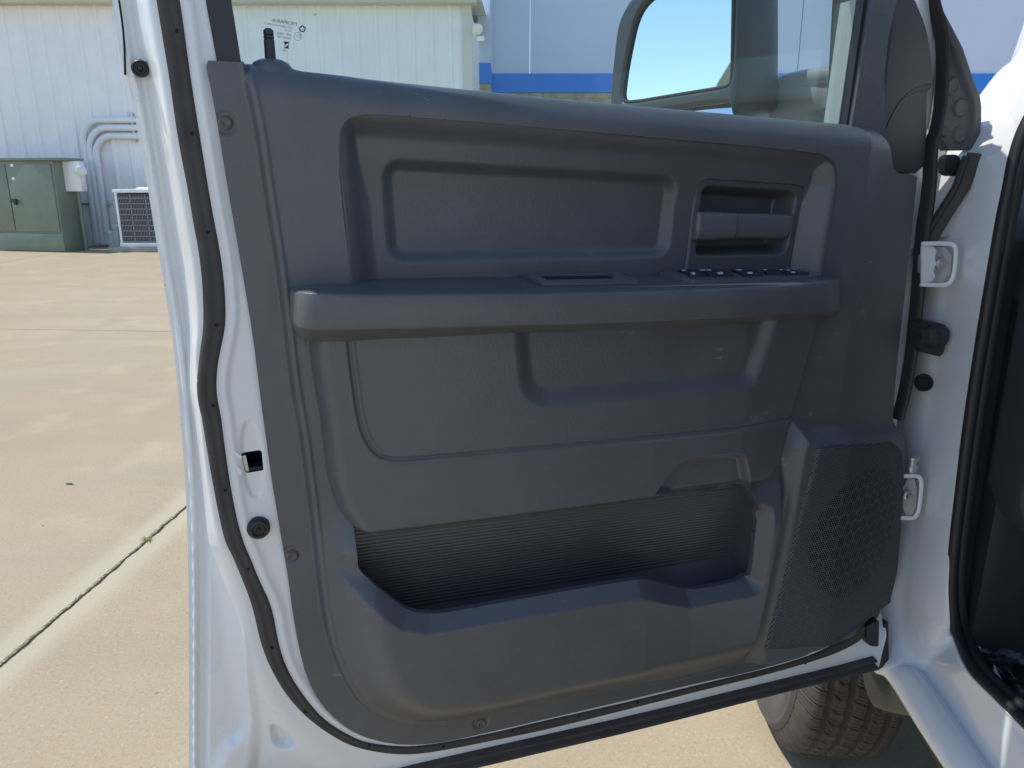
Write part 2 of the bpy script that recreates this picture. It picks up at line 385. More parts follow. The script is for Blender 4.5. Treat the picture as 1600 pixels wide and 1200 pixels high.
# block base course by course so its joints read
def block_extra(t, b, tc):
    k = NB(t); base = b.inputs['Base Color'].links[0].from_socket; br = t.nodes.new('ShaderNodeTexBrick'); br.inputs['Scale'].default_value = 1; br.inputs['Mortar Size'].default_value = .012
    br.inputs['Brick Width'].default_value = .4; br.inputs['Row Height'].default_value = .2
    mp = t.nodes.new('ShaderNodeMapping'); mp.inputs['Rotation'].default_value = (math.pi/2, 0, 0); t.links.new(tc.outputs['Object'], mp.inputs[0]); t.links.new(mp.outputs[0], br.inputs[0])
    t.links.new(k.mix(k.m('MULTIPLY', br.outputs[1], .6), base, (.2, .17, .12)), b.inputs['Base Color'])
M_stone = mat('tan_split_block', (.40, .34, .23), .85, bump=[(8, .6, .03)], var=(3, .25), extra=block_extra)
MB().box(((x0+x1)/2, Y2+.1, zb/2), (x1-x0, .24, zb-.012)).build('block_base', M_stone, fb, False)
# pilaster at the corner, nearer than the wall
Y3 = 21.4; xa, xb = float(W(747, 100, Y3)[0]), float(W(766, 100, Y3)[0]); z3, z3b = float(W(756, 98, Y3)[2]), float(W(756, 131, Y3)[2])
MB().box(((xa+xb)/2, Y3+1.25, (z3+9)/2), (xb-xa, 2.5, 9-z3)).build('pilaster', M_panel, fb, False)
MB().box(((xa+xb)/2, Y3+1.24, (z3+z3b)/2), (xb-xa+.02, 2.5, z3-z3b-.01)).build('blue_band', M_blue, fb, False)
MB().box(((xa+xb)/2, Y3+1.25, z3b/2), (xb-xa, 2.5, z3b-.012)).build('block_base', M_stone, fb, False)
# small white flood lights on the corner of the metal building
fl = empty('flood_light', W(746, 48, YW-.12)); props(fl, 'small white flood light at the corner of the metal building', 'light')
p = W(745, 44, YW-.2); MB().lathe(p, (.3, -.8, -.5), [(-.12, .03), (-.1, .07), (.02, .1), (.06, .11), (.07, .09)], 16).build('lamp_head', M_body, fl)
p = W(751, 61, YW-.12); MB().box(p, (.16, .12, .1), bev=.01).build('mounting_box', M_body, fl)

# ------------------------------------------------------------------ green cabinet, meter, conduits, air conditioner
M_green = mat('olive_green_enamel', (.185, .225, .175), .42, bump=[(3, .1, .02), (120, .06, .002)], var=(3, .1))
A = Z(103, 394, 0); B = Z(0, 391.5, 0); ax = (A-B)/np.linalg.norm(A-B); ay = np.array([-ax[1], ax[0], 0]); AX = np.array([ax, ay, [0, 0, 1]])
cabh = float(W(90, 251, A[1])[2]); cw = 2.3; cdp = .6
cab = empty('utility_cabinet', A-ax*cw/2+ay*cdp/2); props(cab, 'olive green padmount utility cabinet with locked double doors', 'cabinet')
O = A-ax*cw/2+ay*cdp/2
MB().box(O+[0, 0, cabh/2], (cw, cdp, cabh), AX, .012).build('cabinet_body', M_green, cab)
MB().box(O+[0, 0, cabh+.03]-ay*.02+ax*.06, (cw+.22, cdp+.12, .055), AX, .01).build('cabinet_lid', M_green, cab)
bz = float(W(60, 364, A[1])[2]); sxm = np.linalg.norm(Z(32, 392, 0)-A); dw = sxm-.07
MB().box(A-ax*(.035+dw/2)-ay*.012+[0, 0, (bz+cabh-.06)/2+.01], (dw-.012, .024, cabh-bz-.09), AX, .004).build('cabinet_door', M_green, cab)
MB().box(A-ax*(.035+dw*1.5+.012)-ay*.012+[0, 0, (bz+cabh-.06)/2+.01], (dw-.012, .024, cabh-bz-.09), AX, .004).build('cabinet_door', M_green, cab)
MB().box(A-ax*cw/2-ay*.01+[0, 0, bz/2-.006], (cw+.01, .02, bz-.025), AX, .004).build('cabinet_skirt', M_green, cab)
hd = A-ax*(sxm-.13)-ay*.04+[0, 0, float(W(38, 314, A[1])[2])]
MB().box(hd, (.10, .05, .07), AX, .008).box(hd+[0, -.03, -.03]+ax*.05, (.05, .04, .1), AX, .008).build('door_latch', M_dark, cab)
for q in ((4, 258), (6, 279)):
    c = float(W(*q, A[1])[2]); xx = (W(*q, A[1]-.03)-A)@ax; MB().box(A+ax*xx-ay*.027+[0, 0, c], (.07, .006, .05), AX).build('sticker', M_body, cab, False)
Ym = float((A+ay*.35)[1]); c0, c1 = W(100, 252, Ym), W(133, 299, Ym)
mbx = empty('meter_box', (c0+c1)/2); props(mbx, 'white electric meter box with round meter beside the green cabinet', 'meter box')
MB().box((c0+c1)/2, (abs(c1[0]-c0[0]), .2, abs(c0[2]-c1[2])), bev=.012).build('enclosure', M_body, mbx)
p = W(125, 267, Ym-.1); MB().lathe(p, (.55, -.8, 0), [(-.1, .1), (.0, .1), (.02, .115), (.06, .115), (.07, .095), (.15, .09), (.17, .06)], 24).build('meter', mat('meter_glass', (.7, .72, .7), .2, coat=.5), mbx)
p0, p1 = W(122, 299, Ym+.05), W(122, 388, Ym+.05)
MB().tube([p0, [p0[0], p0[1], 0]], .035).build('riser_pipe', M_green, mbx)
M_pvc = mat('painted_conduit', (.74, .76, .78), .4, var=(5, .04))
YCn = YW-.12
def arc_path(hx, hy, vx, vy, rpx, bx, by):
    """horizontal run from px (hx,hy), bend of rpx, straight leg leaning to (bx,by)"""
    a = W(hx, hy, YCn); pts = [a, W(vx+rpx, hy, YCn)]
    for q in np.linspace(0, math.pi/2, 9)[1:]: pts.append(W(vx+rpx-rpx*math.sin(q), hy+rpx*1.05*(1-math.cos(q)), YCn))
    e = W(bx, by, YCn); k = pts[-1]; pts.append(np.array([k[0], YCn, max(.04, 0.04)])); return pts
for i, (hy, vx, r, nm, at) in enumerate(((187, 130, 26, 'outermost of the three bent white conduits on the wall', 0), (199.5, 140, 27, 'middle one of the three bent white conduits on the wall', 0), (212.5, 150, 24, 'innermost of the three bent white conduits on the wall', 0))):
    cr = MB().tube(arc_path(300, hy, vx, 0, r, 0, 0), .066, 14)
    o = cr.build('conduit', M_pvc); props(o, nm, 'conduit', 'bent conduits on the metal wall')
    kz = float(W(vx, hy+r*1.05+14, YCn)[2]); kx = float(W(vx, hy+r*1.05, YCn)[0])
    m2 = MB().tube([(kx, YCn, kz), (kx, YCn, kz-.12)], .076, 14); m2 = MB().tube([(kx, YCn, kz), (kx, YCn, kz-.12)], .076, 14); m2.build('coupling', M_pvc, o); MB().tube([(kx, YCn, .04), (kx, YCn, .22)], .078, 14).build('coupling', M_pvc, o)
for (x0_, y0_, x1_, y1_, lb) in ((128, 318.5, 174, 318.5, 'horizontal steel strut strapping the conduits low on the wall'), (206, 176, 212, 222, 'upright steel strut holding the conduit runs near the door edge')):
    a, b_ = W(x0_, y0_, YW-.05), W(x1_, y1_, YW-.05); o = MB().box((a+b_)/2, (max(.05, abs(b_[0]-a[0])), .09, max(.05, abs(a[2]-b_[2]))), bev=.004).build('strut', M_steel); props(o, lb, 'strut')
# air conditioner on its slab
Ya = 15.4; s0, s1 = W(168, 387, Ya), W(300, 387, Ya); o = MB().box(((s0[0]+s1[0])/2, Ya+.75, .05), (s1[0]-s0[0], 1.5, .1), bev=.01).build('concrete_pad', M_conc); props(o, 'low grey concrete pad under the air conditioner', 'pad')
a0, a1 = W(188, 379, Ya+.1), W(298, 300, Ya+.1); ac = empty('air_conditioner', ((a0[0]+a1[0])/2, Ya+.6, .1)); props(ac, 'white outdoor air conditioner with louvred dark coil', 'air conditioner')
acw = a1[0]-a0[0]; acx = (a0[0]+a1[0])/2; ach = float(a1[2])-.1
MB().box((acx, Ya+.65, .1+ach/2), (acw-.06, 1.04, ach-.05), bev=.01).build('coil', mat('dark_coil', (.05, .05, .06), .5), ac)
fr = MB()
for xx in (-1, 1): fr.box((acx+xx*(acw/2-.03), Ya+.12, .1+ach/2), (.045, .05, ach), bev=.006)
fr.box((acx, Ya+.12, .14), (acw, .07, .08), bev=.006); fr.build('casing', M_body, ac)
MB().box((acx, Ya+.65, .1+ach+.02), (acw+.04, 1.16, .07), bev=.02).lathe((acx, Ya+.65, .1+ach+.05), (0, 0, 1), [(0, .55), (.04, .5), (.05, .2)], 28).build('top_cover', M_body, ac)
M_lv = mat('grey_louvre', (.26, .27, .29), .4)
gr = MB()
for i in range(9): gr.box((acx, Ya+.105, .2+(ach-.22)*i/8), (acw-.12, .02, .016))
for i in range(1, 5): gr.box((acx-acw/2+acw*i/5, Ya+.105, .1+ach/2), (.016, .02, ach-.1))
nf = 46
for i in range(nf): gr.box((acx-acw/2+.08+(acw-.16)*i/(nf-1), Ya+.115, .1+ach/2), (.008, .012, ach-.14))
gr.build('grille', M_lv, ac, False)
for q, lb, hh in (((180, 352), 'tall capped white service pipe stub beside the air conditioner', 1), ((173, 362), 'short capped white service pipe stub left of the taller one', .75)):
    t_ = W(q[0], q[1], YW-.25); o = MB().lathe((t_[0], t_[1], 0), (0, 0, 1), [(0, .07), (float(t_[2])*.8, .07), (float(t_[2])*.82, .085), (float(t_[2]), .08), (float(t_[2])+.03, .03)], 16).build('service_pipe', M_pvc); props(o, lb, 'pipe')
# weed in the joint, leaf on the slab
M_weed = mat('yellow_green_blades', (.22, .24, .05), .6)
wp = Z(229, 844, 0); wb = MB()
for i in range(26):
    b0 = wp+[random.gauss(0, .011), random.gauss(0, .008), 0]; q = random.uniform(0, 6.28); L = random.uniform(.01, .024); dx = np.array([math.cos(q), math.sin(q), 0]); sd_ = np.array([-dx[1], dx[0], 0])*.0022
    tip = b0+dx*L*.9+[0, 0, L*.5]; md = b0+dx*L*.45+[0, 0, L*.45]; wb.add([b0-sd_, b0+sd_, md+sd_, tip, md-sd_], [[0, 1, 2, 4], [4, 2, 3]])
props(wb.build('weed', M_weed, None, False), 'small yellow-green weed sprouting from the diagonal slab joint', 'weed')
lp = Z(109, 757, 0); lb_ = MB(); n = 14
V = [lp+[.018*math.cos(q), .008*math.sin(q), .004+.004*math.cos(2*q)] for q in np.arange(n)*2*math.pi/n]+[lp+[0, 0, .009]]
lb_.add(V, [[i, (i+1) % n, n] for i in range(n)]); props(lb_.build('leaf', mat('dry_brown_leaf', (.07, .055, .06), .7)), 'small dark dry leaf lying on the open concrete', 'leaf')
# ------------------------------------------------------------------ the pickup truck
HP = DP.w([DP.at(1440, 600)[0]], [0], [0])[0]
truck = empty('pickup_truck', (HP[0]+.5, HP[1]-.3, 0)); props(truck, 'white pickup truck with its front door wide open, dark grey door trim', 'pickup truck')
def PR(L, R, d=0.): return DP.pts(rnd(L, R), d)
def fit(L, h):
    out = []
    for x, y in L:
        d = .01
        for _ in range(8): d = .5*d+.5*float(h(np.array([DP.at(x, y, d)]))[0])
        out.append(DP.at(x, y, d))
    return np.array(out)
def P(L, d=0., n=2, closed=True): return chaikin(DP.pts(L, d), n, closed)

# --- door shell: white pressed steel
SL = [(243,0),(254,66),(265,133),(274,200),(283,250),(293,300),(301,350),(309,390),(315,440),(317,493),(316,520),(312,547),(309,573),(307,600),(308,625),(314,652),(321,696),(331,754),(342,812),(351,850),(363,872),(378,908),(394,950),(406,1006),(423,1050),(452,1097),(487,1131),(531,1160),(560,1171),(594,1178),(625,1181),(656,1180),(700,1173),(770,1159),(856,1142),(997,1106),(1106,1078),(1200,1055),(1260,1038),(1310,1022),(1346,1003),(1358,985)]
SR = [(284,0),(293,66),(302,133),(313,200),(321,250),(329,300),(338,350),(346,390),(353,440),(356,493),(353,520),(347,547),(342,573),(340,600),(342,625),(348,652),(353,696),(361,754),(372,812),(383,850),(393,872),(407,908),(428,950),(437,1006),(451,1050),(482,1097),(513,1131),(556,1155),(575,1161),(594,1164),(625,1167),(656,1166),(700,1160),(770,1146),(856,1125),(997,1094),(1106,1067),(1200,1045),(1254,1029),(1302,1010),(1336,992),(1350,978)]
shell_out = [(160,-260),(163,-120),(175,10),(184,73),(197,117),(205,155),(228,280),(244,381),(257,453),(273,560),(281,649),(289,754),(293,842),(294,900),(295,1000),(295,1100),(295,1200),(297,1260),(312,1284),(350,1284),(700,1192),(856,1155),(1000,1122),(1200,1075),(1364,1042),(1370,1015),(1378,985),(1390,955),(1402,915),(1410,850),(1418,780),(1422,700),(1430,600),(1440,500),(1450,400),(1457,300),(1462,220),(1475,150),(1476,100),(1472,50),(1460,0),(1440,-60),(1400,-160),(1330,-300),(1200,-420),(900,-470),(400,-480),(210,-440)]
win = [(361,0),(369,50),(380,122),(440,130),(700,156),(1000,186),(1200,202),(1310,212),(1322,206),(1330,120),(1337,0),(1345,-120),(1290,-220),(1130,-330),(880,-370),(420,-380),(345,-330),(340,-150)]
trim_out = [(320,96),(340,97),(376,99),(398,100),(408,96),(425,95),(441,97),(452,105),(464,112),(500,115),(560,120),(700,135),(800,145),(900,155),(1000,164),(1100,173),(1200,182),(1310,192),(1352,196),(1368,207),(1379,222),(1385,245),(1391,271),(1445,273),(1444,287),(1440,340),(1432,425),(1426,480),(1420,540),(1415,600),(1413,646),(1414,690),(1417,712),(1414,770),(1411,830),(1405,900),(1400,935),(1390,958),(1371,976),(1352,986),(1307,1003),(1234,1027),(1150,1050),(1106,1058),(997,1084),(856,1117),(750,1141),(703,1152),(656,1158),(609,1157),(562,1144),(531,1125),(500,1094),(478,1053),(466,1006),(456,950),(450,900),(441,850),(433,800),(425,754),(417,695),(409,637),(403,590),(396,531),(376,408),(355,290),(340,195),(330,140)]
DL = -.012
shell_p = chaikin(np.array([DP.at(x, y, -.035 if x < 300 else (-.042 if x > 1345 and y < 900 else -.012)) for x, y in shell_out]), 1)
win_p = P(win, -.03, 2)
seal_l, seal_r = P(SL, .004, 1, False), P(SR, .004, 1, False)
trim_p = P(trim_out, .0, 1)
left_edge = chaikin(np.array([DP.at(x, y, -.035) for x, y in shell_out[0:19]]), 2, False)
tri = P([(419,1117),(424,1180),(474,1167)], -.01, 2)
bowl = P([(380,930),(372,1000),(366,1080),(378,1140),(330,1170),(320,1260),(400,1240),(415,1150),(405,1060)], -.02, 2)
latch_p = PR([(376,709),(409,704),(412,736),(384,741)], 3.5, 0)
latch_pad = P([(372,660),(405,655),(416,775),(385,782)], 0, 2)
mirror_side_p = DP.pts([(1424,700),(1430,600),(1440,500),(1450,400),(1457,300),(1462,220),(1475,150),(1476,100),(1472,50),(1460,0)], -.01)
uR = DP.at(1312, 500)[0]
sail_p = chaikin(np.array([DP.at(x, y, -.012 if x < 1400 else -.020) for x, y in [(1389,-20),(1418,-20),(1434,15),(1443,37),(1449,68),(1452,100),(1453,131),(1446,144),(1445,180),(1443,220),(1438,271),(1391,269),(1385,245),(1379,222),(1373,190),(1371,150),(1372,110),(1377,50)]]), 0)
def shell_h(Q):
    dl, _ = polydist(Q, left_edge, False); ds, _ = polydist(Q, seal_l, False); d = np.zeros(len(Q))
    # outside the seal the flange steps down to the hem
    sl = inside(Q, np.vstack([left_edge-[.02, 0], seal_l[::-1]]))
    w = dl/np.maximum(dl+ds, 1e-6)
    fl = -.040+.006*S((dl-.004)/.002)-.006*S((dl-.0085)/.003)+.012*S((dl-.016)/.010)+.028*S((w-.42)/.5)
    d = np.where(sl, fl, d)
    low = (~sl) & (Q[:, 0] < seal_l[:, 0].max()) & (Q[:, 1] < .9)
    d = d-.012*S(-sdf(Q, tri)/.006)*(1-.55*S(-(sdf(Q, tri)+.009)/.006))
    d = d+.010*S(-(sdf(Q, bowl))/.02)
    st = sdf(Q, trim_p); ss = sdf(Q, sail_p); rt = np.maximum(0, Q[:, 0]-uR); d = d-(.22*rt+.45*rt**2+.003)*S((Q[:, 0]-uR)/.05)*S((Q[:, 1]-DP.at(1380, 1000)[1])/.08); d = d-.050*S(-(st+.006)/.01); d = np.where(ss < 0, np.minimum(d, -.065), d)
    band = inside(Q, np.vstack([seal_r, trim_p[::-1]])) if False else None
    dr, _ = polydist(Q, seal_r, False); d = d+.0035*np.exp(-((dr-.006)/.006)**2)*(st > .002)
    d = d-.003*S(-(sdf(Q, latch_pad)-.001)/.004)
    dw = sdf(Q, win_p); d = d-.018*S((.022-dw)/.012)*(Q[:, 1] > DP.at(700, 135)[1]-.02)
    return d
door = relief('door', DP, shell_p, shell_h, M_paint, truck, holes=[win_p, latch_p], cell=.0021, skirt=0, depth=None)
sk = np.roll(shell_p, -1, 0); n = len(shell_p)
# door outer skin and edge
def band_mesh(name, poly, d0, d1, m, parent, close=False):
    k = len(poly); V = np.vstack([DP.w(poly[:, 0], poly[:, 1], d0), DP.w(poly[:, 0], poly[:, 1], d1)])
    Fq = [[(i+1) % k, i, k+i, k+(i+1) % k] for i in range(k)]
    return link(name, V, Fq, m, parent)
hs = shell_h(shell_p)
up = shell_p[:, 1] > DP.at(700, 120)[1]
back = np.where(up, -.075, -.115)
band_mesh('door_edge', shell_p, hs, back, M_paint, door)
sk_o = relief('outer_skin', DP, shell_p, lambda Q: np.where(Q[:, 1] > DP.at(700, 135)[1], -.0755, -.1155-.02*S((DP.at(700, 135)[1]-Q[:, 1])/.3)), M_body, door, holes=[chaikin(win_p*1.0, 1)], cell=.005, skirt=0)
band_mesh('window_reveal', win_p[::-1], shell_h(win_p)[::-1]-.0005, np.full(len(win_p), -.075), M_rubber2, door)
# black seam tape on the upper frame edge and drain plug
MB().tube([DP.w([u], [z], [-.034])[0] for u, z in P([(186,0),(192,40),(195,80),(195.5,117)], -.034, 2, False)], .0011, 6).build('seam', M_hole, door)
MB().tube([DP.w([u], [z], [-.034])[0] for u, z in P([(201,130),(205,150),(214,158),(221,150)], -.034, 2, False)], .0007, 6).build('sealer_bead', M_paint, door)
def disc(px, d, r, m, name, parent, prof=None, nrm=None, n=24):
    u, z = DP.at(*px, d); c = DP.w([u], [z], [d])[0]
    return MB().lathe(c, N if nrm is None else nrm, prof or [(-.002, r), (.0012, r), (.002, r*.8)], n).build(name, m, parent)
disc((219, 107), -.026, .0085, M_rubber2, 'drain_plug', door, [(-.004, .0085), (.003, .0085), (.0045, .0068), (.0015, .0058), (.001, .003), (.003, .002)])
# weather seal
def between(L, R, hp):
    k = len(hp); T = np.linspace(0, 1, k); rows = []
    for a, b in zip(L, R):
        q = a[None]*(1-T[:, None])+b[None]*T[:, None]; rows.append(DP.w(q[:, 0], q[:, 1], np.array(hp)))
    return rows
def ext(L, v): return [v]+list(L)
sl_, sr_ = P(ext(ext(SL, (222,-130)), (205,-240)), .004, 2, False), P(ext(ext(SR, (262,-130)), (243,-240)), .004, 2, False)
loft('weather_seal', between(sl_, sr_, [-.001, .0035, .005, .0055, .0052, .0042, .0048, .0055, .0052, .0038, -.002]), M_rubber, door, 1, 1)
for q in ((276,48),(300,209),(325,363),(338.5,508),(333,634),(352,766),(388,889),(425,1012),(476,1112),(577,1165),(693,1166),(801,1142),(904,1119),(996,1097),(1089,1075),(1177,1055),(1258,1036)):
    disc(q, .0050, .0019, M_hole, 'seal_clip', door, n=10)
# black seal strip along the door's bottom edge
bl = P([(300,1285),(420,1258),(560,1218),(640,1198),(700,1184),(856,1149),(1000,1117),(1200,1068),(1300,1044),(1366,1026)], .004, 1, False)
bh = P([(300,1315),(420,1288),(560,1244),(640,1223),(700,1209),(856,1172),(1000,1138),(1200,1086),(1300,1062),(1368,1047)], .004, 1, False)
loft('bottom_seal', between(bl, bh, [-.004, .010, .012, .006, .004, .010, .014, .013, .006, -.012]), M_rubber, door, 1, 1)
MB().prism(DP, PR([(1353,979),(1373,968),(1372,1010),(1354,1009)], [2,2,3,9], .008), -.01, .009).prism(DP, PR([(1374,985),(1385,965),(1386,1036),(1369,1045)], 2, -.012), -.035, -.008).build('corner_seal', M_rubber2, door)
# latch and bump stop
lo = MB(); V = DP.w(latch_p[:, 0], latch_p[:, 1], np.full(len(latch_p), -.003)); Vb = DP.w(latch_p[:, 0], latch_p[:, 1], np.full(len(latch_p), -.045)); k = len(latch_p)
lo.add(np.vstack([V, Vb]), [[i, (i+1) % k, k+(i+1) % k, k+i] for i in range(k)]+[list(range(k, 2*k))]); lt = lo.build('latch', M_hole, door)
MB().prism(DP, P([(368,716),(384,712),(390,742),(381,740)], -.004, 0), -.02, -.006).build('striker_catch', M_steel, door)
MB().prism(DP, P([(384,733),(411,729),(411,736),(386,741)], -.006, 0), -.03, -.008).build('latch_claw', M_sail, door)
MB().prism(DP, P([(363,700),(378,712),(376,716),(362,708)], .0, 0), -.004, .003).prism(DP, P([(366,722),(378,734),(377,742),(366,735)], .0, 0), -.004, .003).build('latch_lip', M_body, door)
disc((404, 824), .002, .013, M_rubber2, 'bump_stop', door, [(-.006, .0135), (.004, .0135), (.009, .011), (.0095, .008), (.007, .0065), (.007, .003), (.009, .002)])
# window frame trim in black, glass run, and glass
def slab(name, L, d0, d1, m, parent, n=1, sharp=35):
    return MB().prism(DP, P(L, d1, n), d0, d1).build(name, m, parent, sharp=sharp)
slab('window_frame', [(321,0),(330,48),(339,97),(341,112),(380,112),(377,98),(369,48),(361,0),(342,-140),(340,-330),(300,-330),(303,-140)], -.03, .004, M_sail, door, 1)
slab('glass_run', [(1345,0),(1356,0),(1360,-120),(1349,-120)], -.05, -.012, M_rubber, door, 0)
slab('glass_run', [(1350,-2),(1364,-2),(1332,200),(1322,200)], -.04, -.006, M_rubber2, door, 0)
slab('run_edge', [(1338,-2),(1349,-2),(1323,199),(1309,199)], -.05, -.02, mat('pale_grey_run', (.30, .32, .31), .35), door, 0)
slab('front_frame', [(1362,-2),(1402,-2),(1388,60),(1382,120),(1384,215),(1330,200)], -.03, .001, M_trim, door, 0)
gls = MB().prism(DP, P([(330,-340),(900,-375),(1150,-335),(1300,-225),(1347,-120),(1343,0),(1315,205),(1000,190),(700,165),(360,135)], -.036, 0), -.040, -.036).build('window_glass', M_glass, truck, False)

# --- door trim, charcoal
crease = P([(368,40),(374,105),(396,205),(407,285),(432,440),(450,597),(466,681),(483,812),(492,897),(500,959),(516,1025),(547,1087),(578,1114),(625,1131),(672,1133),(762,1119),(856,1096),(981,1071),(1037,1066),(1106,1050),(1159,1035),(1172,1028),(1190,1023),(1300,988),(1371,962),(1480,940),(1520,150),(1400,40)], .012, 1)
inlay = P([(552,490),(550,465),(547,440),(542,408),(537,375),(531,330),(526,285),(523,240),(523,215),(528,195),(537,182),(552,175),(582,173),(700,182),(800,191),(1000,208),(1100,217),(1270,233),(1292,238),(1305,249),(1310,268),(1311,287),(1304,330),(1295,372),(1283,428),(1279,450),(1274,490)], .016, 1)
pocket = P([(553,812),(557,838),(559,865),(561,892),(566,901),(575,908),(610,935),(632,951),(645,957),(673,960),(700,957),(850,930),(985,908),(1000,906),(1013,908),(1050,920),(1075,928),(1088,930),(1110,927),(1180,913),(1185,890),(1190,850),(1195,808),(1174,757),(1100,745),(800,785)], .055, 1)
housing = P([(1240,655),(1280,668),(1330,667),(1420,670),(1560,690),(1560,860),(1540,990),(1420,1030),(1300,1035),(1180,1060),(1166,1030),(1182,960),(1210,830)], .04, 1)
uR = DP.at(1312, 500)[0]
topl = DP.pts([(300,94),(441,100),(560,120),(700,135),(900,155),(1100,173),(1310,192),(1400,200)], .0)
p1010, p1085 = DP.at(1008, 980, .07)[0], DP.at(1086, 980, .07)[0]
zA = lambda y, d=0.: DP.at(850, y, d)[1]
lipline = DP.pts([(553,885),(566,901),(610,935),(640,955),(673,960),(850,930),(1000,906),(1086,930),(1180,913),(1190,850),(1195,808)], .06)
def belt_roll(Q, x0):
    zt_ = np.interp(Q[:, 0], topl[:, 0], topl[:, 1]); t = np.clip(zt_-Q[:, 1], 0, .034)
    return np.where((Q[:, 0] > x0) & (t < .034), -(.034-np.sqrt(np.maximum(0, .034**2-(.034-t)**2))), 0)
uBelt = DP.at(380, 100)[0]
lowl = DP.pts([(400,845),(556,838),(800,808),(1170,757),(1250,745)], .03)
def trim_h(Q):
    sc = sdf(Q, crease)
    d = .008+.014*S(-sc/.007)+.0022*np.exp(-((sc+.010)/.0022)**2)
    right = np.maximum(0, Q[:, 0]-uR); d = d-.22*right-.45*right**2
    d = d+belt_roll(Q, uBelt)
    # screw pads on the flange
    for q in ((353,192),(456,868),(752,1130),(1232,1019)):
        c = np.array(DP.at(*q, .01)); r = np.hypot(*(Q-c).T); d = d-.0022*S((.0125-r)/.002)
    # swelling map pocket below
    zl = np.interp(Q[:, 0], lowl[:, 0], lowl[:, 1]); below = S((zl+.05-Q[:, 1])/.11)
    m = S((-sc)/.075)*below
    facet = np.clip((Q[:, 0]-p1010)/(p1085-p1010), 0, 1)
    b = (.052-.016*facet)*m; 
    dl, _ = polydist(Q, lipline, False)
    b = b-.024*np.clip(1-dl/.021, 0, 1)*S((zl-.012-Q[:, 1])/.045)*(m > .02)
    sh = sdf(Q, housing); hz = .026*S(-sh/.028)
    edge = S((-sh)/.012)
    b = b*S((sh+.016)/.022)
    d = d+b+hz
    return d
holes_t = [P([(553,500),(552,470),(549,446),(530,290),(527,215),(534,193),(553,180),(600,179),(1100,222),(1270,238),(1296,247),(1305,270),(1302,310),(1280,440),(1275,470),(1268,500)], .016, 1), pocket]
dt = relief('door_trim', DP, trim_p, trim_h, M_trim, truck, holes=holes_t, cell=.0019, skirt=.045, hskirt=.009)
# top roll end: lock knob with boss
u, z = DP.at(423, 97, -.012); bcen = DP.w([u], [z], [-.012])[0]
kb = MB().lathe(bcen+[0, 0, -.03], (.02, 0, 1), [(0, .027), (.022, .0235), (.029, .018), (.032, .012), (.033, .006)], 28).build('knob_boss', M_trim, dt)
MB().lathe(bcen+[0, 0, -.004], (0, 0, 1), [(0, .0058), (.026, .0054), (.0268, .0044), (.0275, .0054), (.0295, .0054), (.0302, .0044), (.031, .0054), (.035, .0052), (.037, .003)], 20).build('lock_knob', M_sail, dt)
for q in ((353,192),(457,868),(752,1130),(1232,1019)):
    h0 = trim_h(np.array([DP.at(*q, .01)]))[0]
    disc(q, h0, .0075 if q[0] < 700 else .0055, M_screw, 'trim_screw', dt, [(-.003, .0075), (.001, .0075), (.0028, .005), (.002, .0025), (.0015, .001)])

# --- upper insert with sunken pad
lE = DP.pts([(547,470),(537,375),(523,240),(524,205),(530,190)], .016); rE = DP.pts([(1310,262),(1311,287),(1295,372),(1280,480)], .016); tE = DP.pts([(520,172),(582,173),(800,191),(1100,217),(1290,235)], .016)
pad_m = PR([(605,256),(1056,281),(1044,397),(616,403)], 20, -.004)
def insert_h(Q):
    a, _ = polydist(Q, lE, False); b, _ = polydist(Q, rE, False); c, _ = polydist(Q, tE, False)
    dd = -.030*np.minimum(np.minimum(S((a-.003)/.036), S((b-.004)/.042)), S((c-.002)/.10)*.45+.55*S((c)/.03))
    sp_ = sdf(Q, pad_m); dd = dd-.0105*S((.008-sp_)/.016)
    e = np.minimum(np.minimum(a, b), c); return .0185+dd-.003*np.clip(1-e/.003, 0, 1)
ins = relief('upper_insert', DP, inlay, insert_h, M_trim, truck, holes=[PR([(1070,452),(1089,278),(1257,289),(1229,452)], [2,18,12,2], -.008)], cell=.0018, skirt=.02)
# piping line in the groove around the insert
pl_ = P([(547,441),(542,408),(537,375),(531,330),(526,285),(523,240),(523,215),(528,195),(537,182),(552,175),(582,173),(700,182),(800,191),(1000,208),(1100,217),(1270,233),(1292,238),(1305,249),(1310,268),(1311,287),(1304,330),(1295,372),(1283,428)], .016, 2, False)
MB().tube(DP.w(pl_[:, 0], pl_[:, 1], np.full(len(pl_), .0175)), .0014, 6).build('edge_bead', M_trim2, ins)

# --- inner door handle
hb_o = PR([(1067,455),(1088,276),(1259,287),(1229,455)], [2,18,12,2], -.008)
hb_i = PR([(1085,402),(1096,287),(1248,297),(1229,399)], [8,16,14,18], -.008)
bump_c = np.array(DP.at(1115, 310, -.02)); hub = P([(1160,300),(1215,305),(1213,340),(1163,336)], -.03, 2)
def bez_h(Q):
    s_ = sdf(Q, hb_i); d = -.0075-.036*S((-s_)/.014)-.002*np.clip(1-np.abs(sdf(Q, hb_o))/.0025, 0, 1)
    return d
hbz = relief('door_handle', DP, hb_o, bez_h, M_trim2, truck, cell=.0014, skirt=.02)
lev = P([(1093,333),(1098,331),(1180,334),(1249,335),(1250,338),(1242,372),(1238,375),(1160,374),(1092,377),(1090,374)], .008, 1)
uL0, uL1 = DP.at(1092, 350, .008)[0], DP.at(1152, 350, .008)[0]
def lev_h(Q):
    s_ = -sdf(Q, lev); z0, z1 = lev[:, 1].min(), lev[:, 1].max(); t = (Q[:, 1]-z0)/(z1-z0)
    return .006-.004*np.clip(1-s_/.004, 0, 1)**2-.007*S((Q[:, 0]-uL1)/.008)-.004*S((.45-t)/.5)
relief('lever', DP, lev, lev_h, M_lever, hbz, cell=.0014, skirt=.014)

